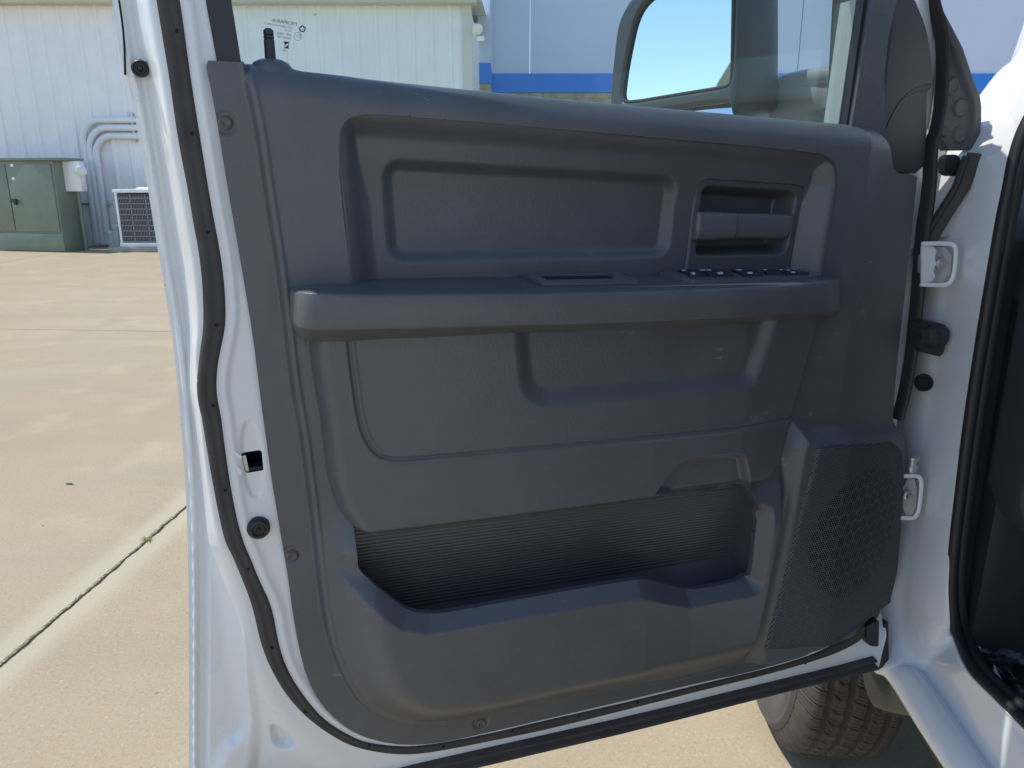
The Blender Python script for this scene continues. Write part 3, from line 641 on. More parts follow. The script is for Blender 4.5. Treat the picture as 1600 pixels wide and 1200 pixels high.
# --- armrest
def arm_rows():
    X = [452.5,454,458,466,480,500,544,600,665,800,900,1010,1100,1200,1260,1290,1305,1312,1315]
    yb = [456,451,446,443.5,442,440.5,438.5,435,434,432,430.5,428,427,427,428,429,431,434,440]
    yt = [462,459,457,456,456,457,458,458.5,458,457.5,456,454,450.5,445.5,441.5,439.5,438.5,440,446]
    yf = [485,496,504,511,515,516.5,516.5,515,513.5,509.5,507,503,499,492,488,486.5,486,482,470]
    yu = [488,503,512,523,532,534,534,530,528,521,517.5,513,508.5,501,497,495,492,486,472]
    df = [.03,.05,.064,.078,.088,.093,.096,.097,.097,.097,.097,.097,.095,.087,.074,.062,.048,.035,.02]
    rows = []
    for x, a, b, c, e, d in zip(X, yb, yt, yf, yu, df):
        pts = [(x, a, -.014), (x, a+.25*(b-a), .25*d), (x, b-.18*(b-a)-1, .80*d), (x, b+.6, d*.965), (x, b+7*(d/.097), d*1.0), (x, .5*(b+c), d*1.015), (x, c-4, d*1.0), (x, c, d*.975), (x, c+.35*(e-c), d*.86), (x, e-.5, d*.56), (x, e+1, max(d*.30, .0))]
        rows.append([DP.w([DP.at(q[0], q[1], q[2])[0]], [DP.at(q[0], q[1], q[2])[1]], [q[2]])[0] for q in pts])
    return rows
AR = np.array(arm_rows()); arm = loft('armrest', AR, M_trim, truck, 6, 4)
def top_pt(x, t, lift=0.):
    """point on the armrest's top at pixel column x, t from back (0) to front (1)"""
    i = np.interp(x, [452.5,454,458,466,480,500,544,600,665,800,900,1010,1100,1200,1260,1290,1305,1312,1315], range(19)); k = int(min(i, 17.999)); w = i-k
    r = AR[k]*(1-w)+AR[k+1]*w; q = np.interp(t, [0, 1], [0, 2.0]); j = int(min(q, 1.999)); v = q-j
    return r[j]*(1-v)+r[j+1]*v+np.array([0, 0, lift])
def on_top(cells, lift): return [top_pt(x, t, lift) for x, t in cells]
def top_plate(cells, l0, l1): 
    a, b = on_top(cells, l0), on_top(cells, l1); k = len(cells); m = MB(); m.add(a+b, [list(range(k))[::-1], list(range(k, 2*k))]+[[i, (i+1) % k, k+(i+1) % k, k+i] for i in range(k)]); return m
# pull cup with raised rim
rim = [(812,.06),(828,.5),(846,.86),(996,.86),(986,.62),(962,.06)]; hole = [(836,.16),(842,.4),(854,.68),(958,.68),(957,.4),(950,.16)]
a0_, a1_, h1_, h0_ = on_top(rim, .0005), on_top(rim, .004), on_top(hole, .004), on_top(hole, -.002); k = len(rim); m = MB()
m.add(a0_+a1_+h1_+h0_, [[i, (i+1) % k, k+(i+1) % k, k+i] for i in range(k)]+[[k+i, k+(i+1) % k, 2*k+(i+1) % k, 2*k+i] for i in range(k)]+[[2*k+i, 2*k+(i+1) % k, 3*k+(i+1) % k, 3*k+i] for i in range(k)])
cup = m.build('pull_cup', M_lever, arm, True, 25)
top_plate([(839,.18),(845,.4),(856,.66),(955,.66),(954,.4),(947,.18)], .0002, .0011).build('cup_floor', M_hole, arm, False)
swp = top_plate([(1030,.10),(1044,.42),(1062,.72),(1085,.90),(1110,.93),(1266,.93),(1274,.80),(1262,.45),(1240,.08)], .0, .0045)  .build('switch_panel', M_lever, arm, True, 30)
for x0_, x1_, t0, t1 in ((1058,1088,.18,.40),(1068,1096,.48,.72),(1090,1118,.18,.40),(1100,1136,.48,.72),(1142,1170,.18,.42),(1152,1184,.50,.76),(1190,1214,.22,.70),(1218,1236,.18,.42),(1220,1256,.50,.76)):
    top_plate([(x0_,t0),(x0_+8,t1),(x1_+8,t1),(x1_,t0)], .0046, .0072).build('window_switch', M_sail, arm, True, 30)
for x, t in ((1067,.28),(1082,.60),(1097,.26),(1107,.28),(1124,.60),(1153,.28),(1170,.62),(1194,.26),(1219,.26),(1230,.30),(1238,.64)):
    w_ = 5.2 if x in (1153, 1170, 1124, 1097) else 3.6
    top_plate([(x-w_,t-.02),(x-w_*.4,t+.10),(x+w_,t+.08),(x+w_*.6,t-.05)], .0073, .0078).build('switch_icon', M_icon, arm, False)

# --- padded lower bolster under the armrest
bol = P([(476,528),(479,545),(484,576),(490,612),(497,650),(503,700),(508,740),(515,770),(524,792),(536,810),(548,825),(560,838),(620,831),(781,811),(1016,780),(1170,759),(1190,750),(1206,736),(1213,722),(1219,705),(1234,649),(1247,606),(1260,562),(1281,497),(1281,470),(900,478),(476,495)], .03, 1)
bolL = DP.pts([(474,480),(484,576),(497,650),(508,740),(524,792),(548,825),(558,838)], .02); bolB = DP.pts([(545,838),(560,838),(620,831),(781,811),(1016,780),(1170,759)], .02); bolR = DP.pts([(1170,759),(1206,736),(1219,705),(1234,649),(1260,562),(1281,497),(1290,460)], .02)
rec = PR([(810,420),(816,540),(824,626),(1172,598),(1200,530),(1232,420)], [0,20,34,22,10,0], .05)
notch = P([(1016,775),(1030,752),(1056,722),(1066,715),(1078,713),(1142,707),(1158,709),(1163,718),(1168,745),(1176,775)], .045, 1)
grv = P([(545,500),(545,534),(549,570),(553,600),(560,650),(567,676),(578,698),(592,711),(607,716),(630,717),(700,711),(850,698),(1000,683),(1225,660),(1260,655)], .052, 2, False)
def bol_h(Q):
    l, _ = polydist(Q, bolL, False); b, _ = polydist(Q, bolB, False); r, _ = polydist(Q, bolR, False)
    rl = np.clip(1-l/.024, 0, 1)**2.2; rr = np.clip(1-r/.018, 0, 1)**2.2; rb = np.clip(1-b/.021, 0, 1)
    d = .054-.038*rl-.034*rb**1.3-.018*rr-.16*np.maximum(0, Q[:, 0]-DP.at(1130, 600)[0])
    d = d-.0125*S((.012-sdf(Q, rec))/.026)-.016*S((.001-sdf(Q, notch))/.009)
    g, _ = polydist(Q, grv, False); d = d-.0028*np.exp(-(g/.0017)**2)+.0010*np.exp(-((g-.0045)/.0016)**2)
    return d
lb2 = relief('lower_bolster', DP, bol, bol_h, M_trim, truck, cell=.0015, skirt=.035)

# --- map pocket's ribbed back wall
pa, pb = np.array(DP.at(555, 836, .0)), np.array(DP.at(1174, 757, .0)); ex = (pb-pa)/np.linalg.norm(pb-pa); ey = np.array([ex[1], -ex[0]])
rows = []; nr = 480; Hh = .21
for i in range(nr+1):
    s_ = -.02+Hh*i/nr; rb = .0007*abs(math.sin(math.pi*s_/.0052)); q = [pa+ex*t*np.linalg.norm(pb-pa)*1.04+ey*s_-ex*.012 for t in np.linspace(0, 1, 9)]
    rows.append([DP.w([a[0]], [a[1]], [.002-.026*S(s_/.12)+.034*S((s_-.125)/.06)+rb*(s_ < .13)])[0] for a in q])
pk = loft('map_pocket', rows, M_trim2, truck, 1, 1)
q = [pa+ey*.142, pb+ey*.185+ex*.01]

_w = [(1170,745),(1176,757),(1187,780),(1196,808),(1194,850),(1188,890),(1184,925),(1176,960)]
loft('pocket_wall', [[DP.w([a[0]], [a[1]], [d])[0] for d in (.045, .02, 0, -.03, -.06)] for a in (DP.at(x-2, y, .045) for x, y in _w)], M_trim2, pk, 2, 1)
# --- speaker grille
def grille_extra(t, b, tc):
    k = NB(t); base = b.inputs['Base Color'].links[0].from_socket if b.inputs['Base Color'].links else None
    uvn = t.nodes.new('ShaderNodeUVMap'); uvn.uv_map = 'uv'; sx = t.nodes.new('ShaderNodeSeparateXYZ'); t.links.new(uvn.outputs[0], sx.inputs[0]); p = .0043
    def lat(ox, oy, p=.0043):
        a = k.m('SUBTRACT', k.m('PINGPONG', k.m('ADD', sx.outputs[0], ox+10*p), p/2), 0.); c = k.m('PINGPONG', k.m('ADD', sx.outputs[1], oy+10*p*1.732), p*.866)
        return k.m('SQRT', k.m('ADD', k.m('MULTIPLY', a, a), k.m('MULTIPLY', c, c)))
    d = k.m('MINIMUM', lat(0, 0), lat(p/2, p*.866)); h = k.sm(d, .00135, .0017, 1., 0.)
    ins_ = k.noise(tc.outputs['Object'], 3, 2)
    P2 = .021; big = k.m('MINIMUM', lat(0, 0, P2), lat(P2/2, P2*.866, P2))
    _c = DP.at(1322, 822, .01); cx_ = k.m('SUBTRACT', sx.outputs[0], float(_c[0])); cy_ = k.m('SUBTRACT', sx.outputs[1], float(_c[1])); rr_ = k.m('SQRT', k.m('ADD', k.m('MULTIPLY', cx_, cx_), k.m('MULTIPLY', cy_, cy_))); web = k.m('MAXIMUM', k.sm(big, .0088, .0104), k.m('MULTIPLY', k.sm(rr_, .106, .111), .62)); hc = k.mix(web, (.001, .001, .001), (.066, .068, .075))
    c = k.mix(h, (.080, .083, .092), hc); t.links.new(c, b.inputs['Base Color'])
    rg = k.m('ADD', k.m('MULTIPLY', h, .4), .48); t.links.new(rg, b.inputs['Roughness']); t.links.new(k.m('SUBTRACT', .5, k.m('MULTIPLY', h, .45)), b.inputs['Specular IOR Level'])
M_grille = mat('perforated_grille_plastic', (.06, .06, .066), .5, extra=grille_extra)
grille_o = rnd(fit([(1279,700),(1300,694),(1393,690),(1411,704),(1414,740),(1410,830),(1404,895),(1394,934),(1374,970),(1194,1016)], lambda Q: trim_h(Q)+.003), [.006,.005,.011,.010,.016,.03,.03,.02,.02,.006])
def gr_h(Q): 
    h = trim_h(Q); s_ = sdf(Q, grille_o); return h+.0035-.004*np.clip(1+s_/.006, 0, 1)**2
relief('speaker_grille', DP, grille_o, gr_h, M_grille, truck, cell=.003, skirt=.012)

# --- mirror trim (inner sail)
sl2 = P([(1520,128),(1465,131),(1440,138),(1422,148),(1407,165),(1395,185),(1386,205),(1381,224)], -.012, 2, False)
sailL = DP.pts([(1389,-40),(1377,50),(1371,112),(1371,175),(1379,220),(1390,270)], -.012); sailB = DP.pts([(1370,272),(1470,274)], -.012)
def sail_h(Q):
    a, _ = polydist(Q, sailL, False); g, _ = polydist(Q, sl2, False); b_, _ = polydist(Q, sailB, False)
    under = inside(Q, np.vstack([sl2, DP.pts([(1390,275),(1520,275)], -.012)]))
    return -.004-.010*np.clip(1-a/.012, 0, 1)**2-.003*np.exp(-(g/.0016)**2)-.004*under*S(g/.008)-.010-.17*np.maximum(0, Q[:, 0]-DP.at(1400, 100)[0])-.004*np.clip(1-b_/.004, 0, 1)
sail = chaikin(fit([(1389,-20),(1416,-20),(1430,0),(1438,20),(1445,37),(1452,68),(1456,100),(1457,131),(1456.5,133),(1449,144),(1448,147),(1448,180),(1447,220),(1443,271),(1391,269),(1385,245),(1379,222),(1373,190),(1371,150),(1372,110),(1377,50)], sail_h), 1)
relief('mirror_trim', DP, sail, sail_h, M_sail, truck, cell=.0016, skirt=.03)
# black weather strip along the hinge edge
e0 = P([(1438,-60),(1452,0),(1467,50),(1470,100),(1468,150),(1460,200),(1450,225),(1447,297),(1436,362),(1430,450),(1425,500),(1420,552),(1409,617),(1398,655)], -.037, 1, False); e1 = P([(1448,-60),(1462,0),(1476,50),(1478,100),(1476,150),(1467,200),(1460,225),(1459,297),(1450,362),(1442,450),(1435,500),(1430,552),(1418,617),(1406,655)], -.037, 1, False)
loft('hinge_edge_seal', between(e0, e1, [-.045, -.030, -.026, -.028, -.045]), M_rubber2, door, 1, 2)
# --- outer towing mirror
an = math.radians(207.5); mn = np.array([math.cos(an), math.sin(an), 0]); mu = np.array([-mn[1], mn[0], 0])*-1
if mu[0] < 0: mu = -mu
mc = W(1060, 90, 1.42); MP = Plane(np.array([mc[0], mc[1], 0]), mu, mn)
def MPp(L, d=0, n=2): return chaikin(MP.pts(L, d), n)
rim_o = MPp([(1015,-22),(985,-5),(970,20),(962,45),(957,90),(953,130),(951,175),(950,215),(990,228),(1080,205),(1148,190),(1150,140),(1150,60),(1149,-30),(1148,-70),(1080,-60)], 0, 2)
gl_m = MPp([(1030,-12),(1010,3),(998,20),(990,42),(985,65),(980,90),(975,120),(971,157),(984,160),(1050,149),(1100,141),(1132,136),(1140,130),(1142,115),(1143,60),(1144,0),(1144,-45),(1080,-38)], 0, 1)
gl_c = MPp([(974,200),(978,186),(1000,180),(1070,168),(1130,160),(1139,161),(1141,170),(1140,200),(1060,215),(985,222)], 0, 1)
# mirror head: front rim with two openings and a rounded shell behind
sm_ = empty('side_mirror', tuple(mc)); sm_.location = Vector(mc)-truck.location; sm_.parent = truck
M_mhouse = mat('grained_mirror_plastic', (.024, .026, .030), .42, bump=[(260, .3, .0008)], var=(12, .1))
def rim_h(Q):
    a = np.minimum(np.abs(sdf(Q, gl_m)), np.abs(sdf(Q, gl_c))); o = -sdf(Q, rim_o); return .002-.006*np.clip(1-a/.006, 0, 1)-.010*np.clip(1-o/.012, 0, 1)**2
relief('mirror_rim', MP, rim_o, rim_h, M_mhouse, sm_, holes=[gl_m, gl_c], cell=.002, skirt=.012)
cen = rim_o.mean(0); rows = []
for d, s_ in ((-.006, 1.0), (-.03, 1.01), (-.06, 1.0), (-.09, .96), (-.115, .88), (-.13, .76), (-.14, .55), (-.145, .2)):
    q = cen+(rim_o-cen)*s_; rows.append(MP.w(q[:, 0], q[:, 1], np.full(len(q), d)))
loft('mirror_head', rows, M_mhouse, sm_, 3, 1, closed=True)
MB().prism(MP, gl_m, -.008, -.005).build('mirror_glass', M_mirror, sm_, False)
MB().tube(np.vstack([MP.w(gl_m[:, 0], gl_m[:, 1], np.full(len(gl_m), -.003)), MP.w(gl_m[:1, 0], gl_m[:1, 1], [-.003])]), .0032, 8).build('mirror_gasket', M_hole, sm_)
cvx = lambda Q: -.010-.22*(Q[:, 1]-gl_c[:, 1].mean())-.30*((Q[:, 0]-gl_c[:, 0].mean())**2+(Q[:, 1]-gl_c[:, 1].mean())**2)
relief('convex_glass', MP, gl_c, cvx, M_mirror, sm_, cell=.003, skirt=.004)
# arm from head to door
ya = 1.42; a0 = np.array([W(1185, 172, 1.46), W(1215, 165, 1.42), W(1250, 158, 1.38), W(1300, 152, 1.33), W(1350, 160, 1.28)])
MB().tube(crom(a0, 4),   .046, 24, True, 1.05).build('mirror_arm', mat('grey_arm_plastic', (.15, .16, .17), .4, bump=[(260, .3, .0008)]), sm_)
tp = np.array([W(1222, 133, 1.385), W(1255, 126, 1.35), W(1300, 119, 1.30), W(1345, 113, 1.26)])
MB().tube(crom(tp, 4), [.010]+[.021]*(len(crom(tp, 4))-1), 20, True, .8).build('arm_cover', mat('sunlit_arm_plastic', (.16, .165, .17), .3, bump=[(260, .35, .0008)]), sm_)
# outer face of the mirror base seen past the door edge
yh = float(W(1440, 600, HP[1])[1]); _b = W(1490, 150, yh+.05); BP = Plane(np.array([_b[0], _b[1], 0.]), np.array([math.cos(math.radians(8)), math.sin(math.radians(8)), 0]), np.array([math.sin(math.radians(8)), -math.cos(math.radians(8)), 0]))
mb_o = chaikin(BP.pts([(1452,-30),(1466,10),(1483,42),(1500,75),(1517,125),(1526,147),(1529,165),(1529,190),(1521,235),(1466,235),(1470,150),(1472,80),(1460,0),(1446,-30)]), 1)
rE2 = BP.pts([(1452,-40),(1466,10),(1483,42),(1500,75),(1517,125),(1526,147),(1529,165),(1529,190),(1521,245)])
M_foam = mat('grey_foam_gasket', (.075, .082, .085), .6, bump=[(200, .25, .001)], var=(16, .12))
bosses = [(1485, 136), (1497, 169), (1496, 210), (1472, 205)]
def mb_h(Q):
    e, _ = polydist(Q, rE2, False); d = .004+.008*S((.022-e)/.008)-.010*np.clip(1-e/.006, 0, 1)**2
    for i, q in enumerate(bosses):
        c = np.array(BP.at(*q)); r = np.hypot((Q[:, 0]-c[0])*1.15, Q[:, 1]-c[1]); R = .0145 if i < 3 else .009
        d = d+.004*S((R-r)/.003)-.0015*S((R*.72-r)/.003)
    return d
relief('mirror_base', BP, mb_o, mb_h, M_foam, truck, cell=.0015, skirt=.02)

# --- glass marking (mirrored: it reads from outside)
tx = -U*math.cos(math.radians(-5.5))+np.array([0, 0, 1.])*math.sin(math.radians(5.5)); tz = np.array([0, 0, 1.])*math.cos(math.radians(5.5))+U*math.sin(math.radians(5.5))*1
MV, MF = [], []
def gp(x, y): u, z = DP.at(x, y, -.0354); return DP.w([u], [z], [-.0354])[0]
PX = float(np.linalg.norm(gp(470, 50)-gp(471, 50)))
def text(s, x, y, hpx, wf=1.0):
    cu = bpy.data.curves.new('t', 'FONT'); cu.body = s; cu.size = 1; ob = bpy.data.objects.new('t', cu); COL.objects.link(ob); bpy.context.view_layer.update()
    me = bpy.data.meshes.new_from_object(ob.evaluated_get(bpy.context.evaluated_depsgraph_get())); o = gp(x, y); s_ = hpx*PX/.7; k = len(MV)
    MV.extend([o+tx*v.co.x*s_*wf+tz*v.co.y*s_ for v in me.vertices]); MF.extend([[i+k for i in p.vertices] for p in me.polygons])
    bpy.data.objects.remove(ob); bpy.data.curves.remove(cu); bpy.data.meshes.remove(me)
def poly_at(L):
    k = len(MV); MV.extend([gp(*q) for q in L]); MF.append(list(range(k, k+len(L))))
text('MOPAR\u00ae', 464, 40.5, 5.2, 1.25); text('DOT 508 M17H AS06  T', 457, 45, 2.8, 1.05); text('AS2 I4 *', 456, 50.2, 2.5); text('43R - 0002', 456, 57, 3.6); text('TRANSP 70%', 456, 62, 2.8); text('EE .....', 446.5, 80.5, 3., 1.2); text('E', 470, 59, 5); text('11', 466, 58, 3.4)
poly_at([(443,65),(452,65.5),(446,70.5)]); poly_at([(444.5,75),(450.5,70),(451,75.2)]); poly_at([(442.5,64.6),(453,65.6),(453,66.3),(442.5,65.3)]); poly_at([(443,74.8),(452,75.4),(452,76.1),(443,75.5)]); poly_at([(450,66),(451,66),(451,75),(450,75)]); poly_at([(444.5,66),(445.3,66),(445.3,75),(444.5,75)])
for k in range(32):
    a, b = k*2*math.pi/32, (k+1)*2*math.pi/32; poly_at([(465.5+6.4*math.cos(a), 57+6.6*math.sin(a)), (465.5+6.4*math.cos(b), 57+6.6*math.sin(b)), (465.5+5.8*math.cos(b), 57+6*math.sin(b)), (465.5+5.8*math.cos(a), 57+6*math.sin(a))])
c = (472.4, 45.2); O5 = [(c[0]+6.2*math.sin(k*2*math.pi/5), c[1]-6.2*math.cos(k*2*math.pi/5)) for k in range(5)]
for k in range(5):     # pentagon with a star left clear: five wedges
    a, b = O5[k], O5[(k+1) % 5]; mid = ((a[0]+b[0])/2, (a[1]+b[1])/2); inn = (c[0]+(mid[0]-c[0])*.42, c[1]+(mid[1]-c[1])*.42)
    sh = lambda p: (c[0]+(p[0]-c[0])*.98, c[1]+(p[1]-c[1])*.98); poly_at([a, b, (b[0]*.86+c[0]*.14, b[1]*.86+c[1]*.14), inn, (a[0]*.86+c[0]*.14, a[1]*.86+c[1]*.14)])
poly_at([(489,23),(494,23.4),(494,24),(489,23.6)]); poly_at([(493,20),(494,20),(494,23.5),(493,23.5)])
link('glass_marking', MV, MF, M_mark, gls, smooth=False)

# --- cab body: hinge pillar running down into the sill, windscreen pillar running up
yh = float(W(1440, 600, HP[1])[1])
zL, zC, zK = float(W(1385, 1060, yh+.0)[2]), float(W(1442, 1030, yh-.02)[2]), float(W(1491, 996, yh-.05)[2])
def row(p1, p2, p3, z=False, mode=0):
    if not z:
        a, b, c = W(*p1, yh+.12), W(*p2, yh+.012), W(*p3, yh-.05)
    else: a, b, c = Z(*p1, zL), Z(*p2, zC), Z(*p3, zK)
    return a, b, c
RW = []
for p1, p2, p3, zz in [((1660,-110),(1690,-70),(1740,-50),0),((1600,66),(1640,96),(1650,100),0),((1560,112),(1600,148),(1622,150),0),((1524,160),(1560,196),(1592,205),0),((1470,235),(1532,245),(1577,250),0),((1450,300),(1519,297),(1567,300),0),((1438,350),(1511,350),(1557,350),0),((1428,450),(1499,450),(1540,450),0),((1416,550),(1486,550),(1524,550),0),((1406,650),(1469,650),(1509,650),0),((1398,750),(1452,750),(1496,750),0),((1375,850),(1438,850),(1484,850),0),((1352,910),(1429,910),(1480,908),0),((1335,985),(1428,975),(1483,965),0)]:
    RW.append(row(p1, p2, p3))
last = RW[-1]
sill = [((1362,1044),(1442,1030),(1491,996)),((1385,1060),(1462,1048),(1514,1048)),((1430,1131),(1520,1128),(1556,1092)),((1476,1202),(1572,1200),(1602,1138)),((1545,1310),(1650,1312),(1700,1236)),((1720,1590),(1880,1640),(1900,1430))]
for p1, p2, p3 in sill: RW.append(row(p1, p2, p3, True))
RW = np.array(RW)
# six columns: outer edge, recessed hinge face, crease, bright jamb, seal edge, turned flange
cols = []
for i, (a, b, c) in enumerate(RW):
    s = i >= 14; e = FW*.06 if not s else -LF*.05+np.array([0, 0, -.01])
    t = np.clip((i-13)/2, 0, 1)
    bright = b+(c-b)*.35+(np.array([0, -.014, .0])*(1-t)+np.array([0, 0, .004])*t)
    bright2 = b+(c-b)*.8+(np.array([0, -.016, .0])*(1-t)+np.array([0, 0, .006])*t)
    under = a+(np.array([0, .03, -.03])*(1-t)-LF*.06*t+np.array([0, 0, -.012])*t)
    mid = a+(b-a)*.5+(np.array([0, -.004, 0])*(1-t)+np.array([0, 0, .012])*t); mid2 = a+(b-a)*.86+(np.array([0, .012, 0])*(1-t)+np.array([0, 0, -.014])*t)
    cols.append([under, a, mid, mid2, b, bright, bright2, c, c+e])
body = loft('cab_body', cols, M_body, truck, 5, 4)
sp_path = crom([r[2] for r in RW], 5)
offs = FW*0
def sealtube(name, dx, r, m):
    pth = sp_path+dx; MB().tube(pth, r, 12).build(name, m, body)
inw = -LF
sealtube('opening_seal', inw*.006+FW*-.002+np.array([0, 0, .003]), .009, M_rubber2)
sealtube('opening_seal', inw*.022+FW*.008+np.array([0, 0, .003]), .010, M_dark)
# hinges, check strap, grommet
def plate(L, Yd, t, m, name, parent, n=1):
    o = MB(); q = chaikin(np.array(L, float), n); k = len(q); a = [W(x, y, Yd) for x, y in q]; b = [p+np.array([0, t, 0]) for p in a]
    o.add(a+b, [list(range(k)), list(range(k, 2*k))[::-1]]+[[i, (i+1) % k, k+(i+1) % k, k+i] for i in range(k)]); return o.build(name, m, parent)
def ringbar(L, Yd, r, m, name, parent):
    q = chaikin(np.array(L, float), 2, False); return MB().tube([W(x, y, Yd) for x, y in q], r, 10, True, 1.7).build(name, m, parent)
hy_ = yh+.012
for L, bolt, pl2 in (([(1440,381),(1482,380),(1493,384),(1494,396),(1491,430),(1484,443),(1474,446),(1438,444)], (1472,412), [(1440,386),(1488,386),(1484,440),(1438,440)]), ([(1412,744),(1432,743),(1439,748),(1440,760),(1436,798),(1430,809),(1420,810),(1408,809)], (1420,775), [(1412,748),(1434,748),(1430,805),(1410,805)])):
    pl_o = plate(pl2, hy_+.012, .02, M_steel, 'hinge_plate', body)
    ringbar(L, hy_-.01, .0021, M_body, 'hinge_bracket', body)
    c = W(*bolt, hy_+.006); MB().lathe(c, (0, 1, 0), [(-.008, .0055), (-.002, .006), (-.001, .0095), (.004, .0095)], 12).build('hinge_bolt', M_steel, body)
plate([(1440,385),(1458,385),(1464,393),(1460,402),(1463,412),(1458,424),(1462,432),(1456,440),(1440,441)], hy_+.008, .004, M_body, 'hinge_plate', body, 0)
MB().lathe(W(1425, 726, hy_), (0, 0, 1), [(-.012, .009), (-.002, .009), (.0, .007), (.008, .007), (.010, .010), (.014, .010), (.016, .007)], 14).build('hinge_pin', M_steel, body)
plate([(1432,500),(1466,504),(1475,508),(1479,520),(1476,548),(1470,557),(1462,556),(1430,548)], hy_+.004, .02, M_rubber2, 'check_boot', body, 1)
MB().lathe(W(1446, 525, hy_+.005), (-.9, -.3, .02), [(-.03, .019), (-.022, .019), (-.016, .015), (-.010, .019), (-.002, .018), (.004, .013), (.010, .015), (.02, .012)], 20).build('check_strap', M_rubber2, body)
MB().lathe(W(1443, 598, hy_+.035), (-.45, -.9, 0), [(-.004, .0145), (.003, .0145), (.004, .011), (.001, .009)], 24).build('grommet', M_hole, body)
# fender seal and bump pad in the gap above the upper hinge
gs = crom([W(1523, 240, yh+.02), W(1517, 258, yh+.02), W(1505, 290, yh+.02), W(1480, 330, yh+.03), W(1455, 372, yh+.04), W(1443, 395, yh+.05)], 4)
MB().tube(gs, .0105, 10).build('fender_seal', M_rubber, body); MB().tube(gs+np.array([-.012, .0, -.004]), .006, 10).build('fender_seal', M_dark, body)
plate([(1478,241),(1502,242),(1500,268),(1494,276),(1480,274),(1475,262)], yh+.04, .02, M_rubber2, 'bump_pad', body, 2)
# inner panel of the fender behind the hinge edge
V = [W(1425, 230, yh+.10), W(1560, 230, yh+.10), W(1510, 400, yh+.12), W(1400, 420, yh+.12)]
link('fender_flange', V, [[0, 1, 2, 3]], M_body, truck, smooth=False)

# fender, bonnet, roof and rear cab: the rest of the truck, seen only at a step aside or by its shade
skx = HP+LF*.085; zt_f = 1.33
def tf(f, l, z): return np.array([skx[0], skx[1], 0])+FW*f+LF*l+np.array([0, 0, z])
WC = tf(.60, -.155, .405)
prof_f = [(.05, .60), (.10, .62), (.15, .68), (.22, .77), (.36, .90), (.55, .965), (.74, .93), (.92, .82), (1.03, .66), (1.07, .52), (1.15, .50), (1.35, .55)]
rows = [[tf(f, .0, z), tf(f, .015, z+.02), tf(f, .02, z+(1.15-z)*.4), tf(f, .01, z+(1.25-z)*.8), tf(f, -.02, 1.27), tf(f, -.10, 1.33), tf(f, -.30, 1.37)] for f, z in prof_f]
loft('fender', rows, M_body, truck, 2, 2)
rows = [[tf(f, -.0, z), tf(f*1.0, -.06, z-.01), tf(f, -.34, z-.02)] for f, z in prof_f]
loft('wheel_liner', rows, M_rubber2, truck, 2, 1)
rows = [[tf(.0, -l, z-.02), tf(.45, -l, z), tf(.95, -l, z-.03), tf(1.33, -l, z-.16), tf(1.40, -l, z-.4)] for l, z in ((.30, 1.37), (.55, 1.43), (.95, 1.46), (1.35, 1.43), (1.6, 1.37), (1.85, 1.30))]
loft('bonnet', rows, M_body, truck, 2, 2)
MB().box(tf(.55, -.95, .88), (1.2, 1.5, .78), [FW, LF, [0, 0, 1]], .03).build('engine_bay', M_rubber2, truck)
MB().box(tf(-1.2, -.97, .50), (2.6, 1.62, .12), [FW, LF, [0, 0, 1]], .03).build('underbody', M_rubber2, truck)
MB().box(tf(-1.55, -.97, 1.93), (2.5, 1.45, .07), [FW, LF, [0, 0, 1]], .03).build('roof', M_body, truck)
MB().box(tf(-1.78, -.06, .97), (1.45, .10, .88), [FW, LF, [0, 0, 1]], .03).build('rear_door', M_body, truck)
MB().box(tf(-1.0, -.10, 1.2), (.12, .12, 1.42), [FW, LF, [0, 0, 1]], .02).build('door_pillar', M_body, truck)
MB().box(tf(-1.2, -1.85, 1.1), (2.7, .08, 1.3), [FW, LF, [0, 0, 1]], .02).build('far_side', M_body, truck)
M_int = mat('dark_interior_plastic', (.045, .047, .053), .5, bump=[(300, .3, .0006)], var=(10, .1))
M_seat = mat('dark_grey_seat_cloth', (.04, .04, .043), .85, bump=[(300, .4, .001)])
MB().box(tf(-1.2, -1.79, 1.1), (2.6, .03, 1.25), [FW, LF, [0, 0, 1]], .01).build('far_lining', M_int, truck)
MB().box(tf(-1.55, -.97, 1.885), (2.4, 1.4, .015), [FW, LF, [0, 0, 1]]).build('headliner', M_int, truck)
MB().box(tf(-.80, -.55, .86), (.55, .55, .2), [FW, LF, [0, 0, 1]], .07).box(tf(-1.12, -.55, 1.28), (.18, .53, .72), [FW, LF, [0, 0, 1]], .07).box(tf(-1.15, -.55, 1.72), (.1, .28, .2), [FW, LF, [0, 0, 1]], .04).build('front_seat', M_seat, truck)
V = [tf(.02, -.14, 1.40), tf(.02, -1.8, 1.40), tf(-.52, -1.65, 1.92), tf(-.52, -.30, 1.92)]
link('windscreen', V, [[0, 1, 2, 3]], M_glass, truck, smooth=False)
# dark cab interior: kick panel, dash, carpet
rows = []
for y0, xx in ((-60,1700),(100,1640),(195,1608),(300,1590),(450,1562),(600,1540),(750,1520),(900,1505),(1000,1515),(1060,1548)):
    rows.append([W(xx-6, y0, yh-.05), W(xx+30, y0, yh+.0), W(xx+70, y0, yh+.12), W(xx+95, y0, yh+.30), W(xx+100, y0, yh+.6)])
loft('kick_panel', rows, M_int, truck, 3, 3)
MB().box(tf(.02, -.95, 1.12), (.45, 1.5, .45), [FW, LF, [0, 0, 1]], .05).build('dashboard', M_int, truck)
MB().box(tf(.22, -.95, .80), (.06, 1.5, .5), [FW, LF, [0, 0, 1]], .01).build('firewall_mat', M_int, truck)
MB().box(W(1606, 655, yh+.02), (.09, .05, .03), [[.8, 0, .6], [0, 1, 0], [-.6, 0, .8]], .006).build('pedal_cover', mat('grey_interior_trim', (.12, .12, .12), .5), truck)
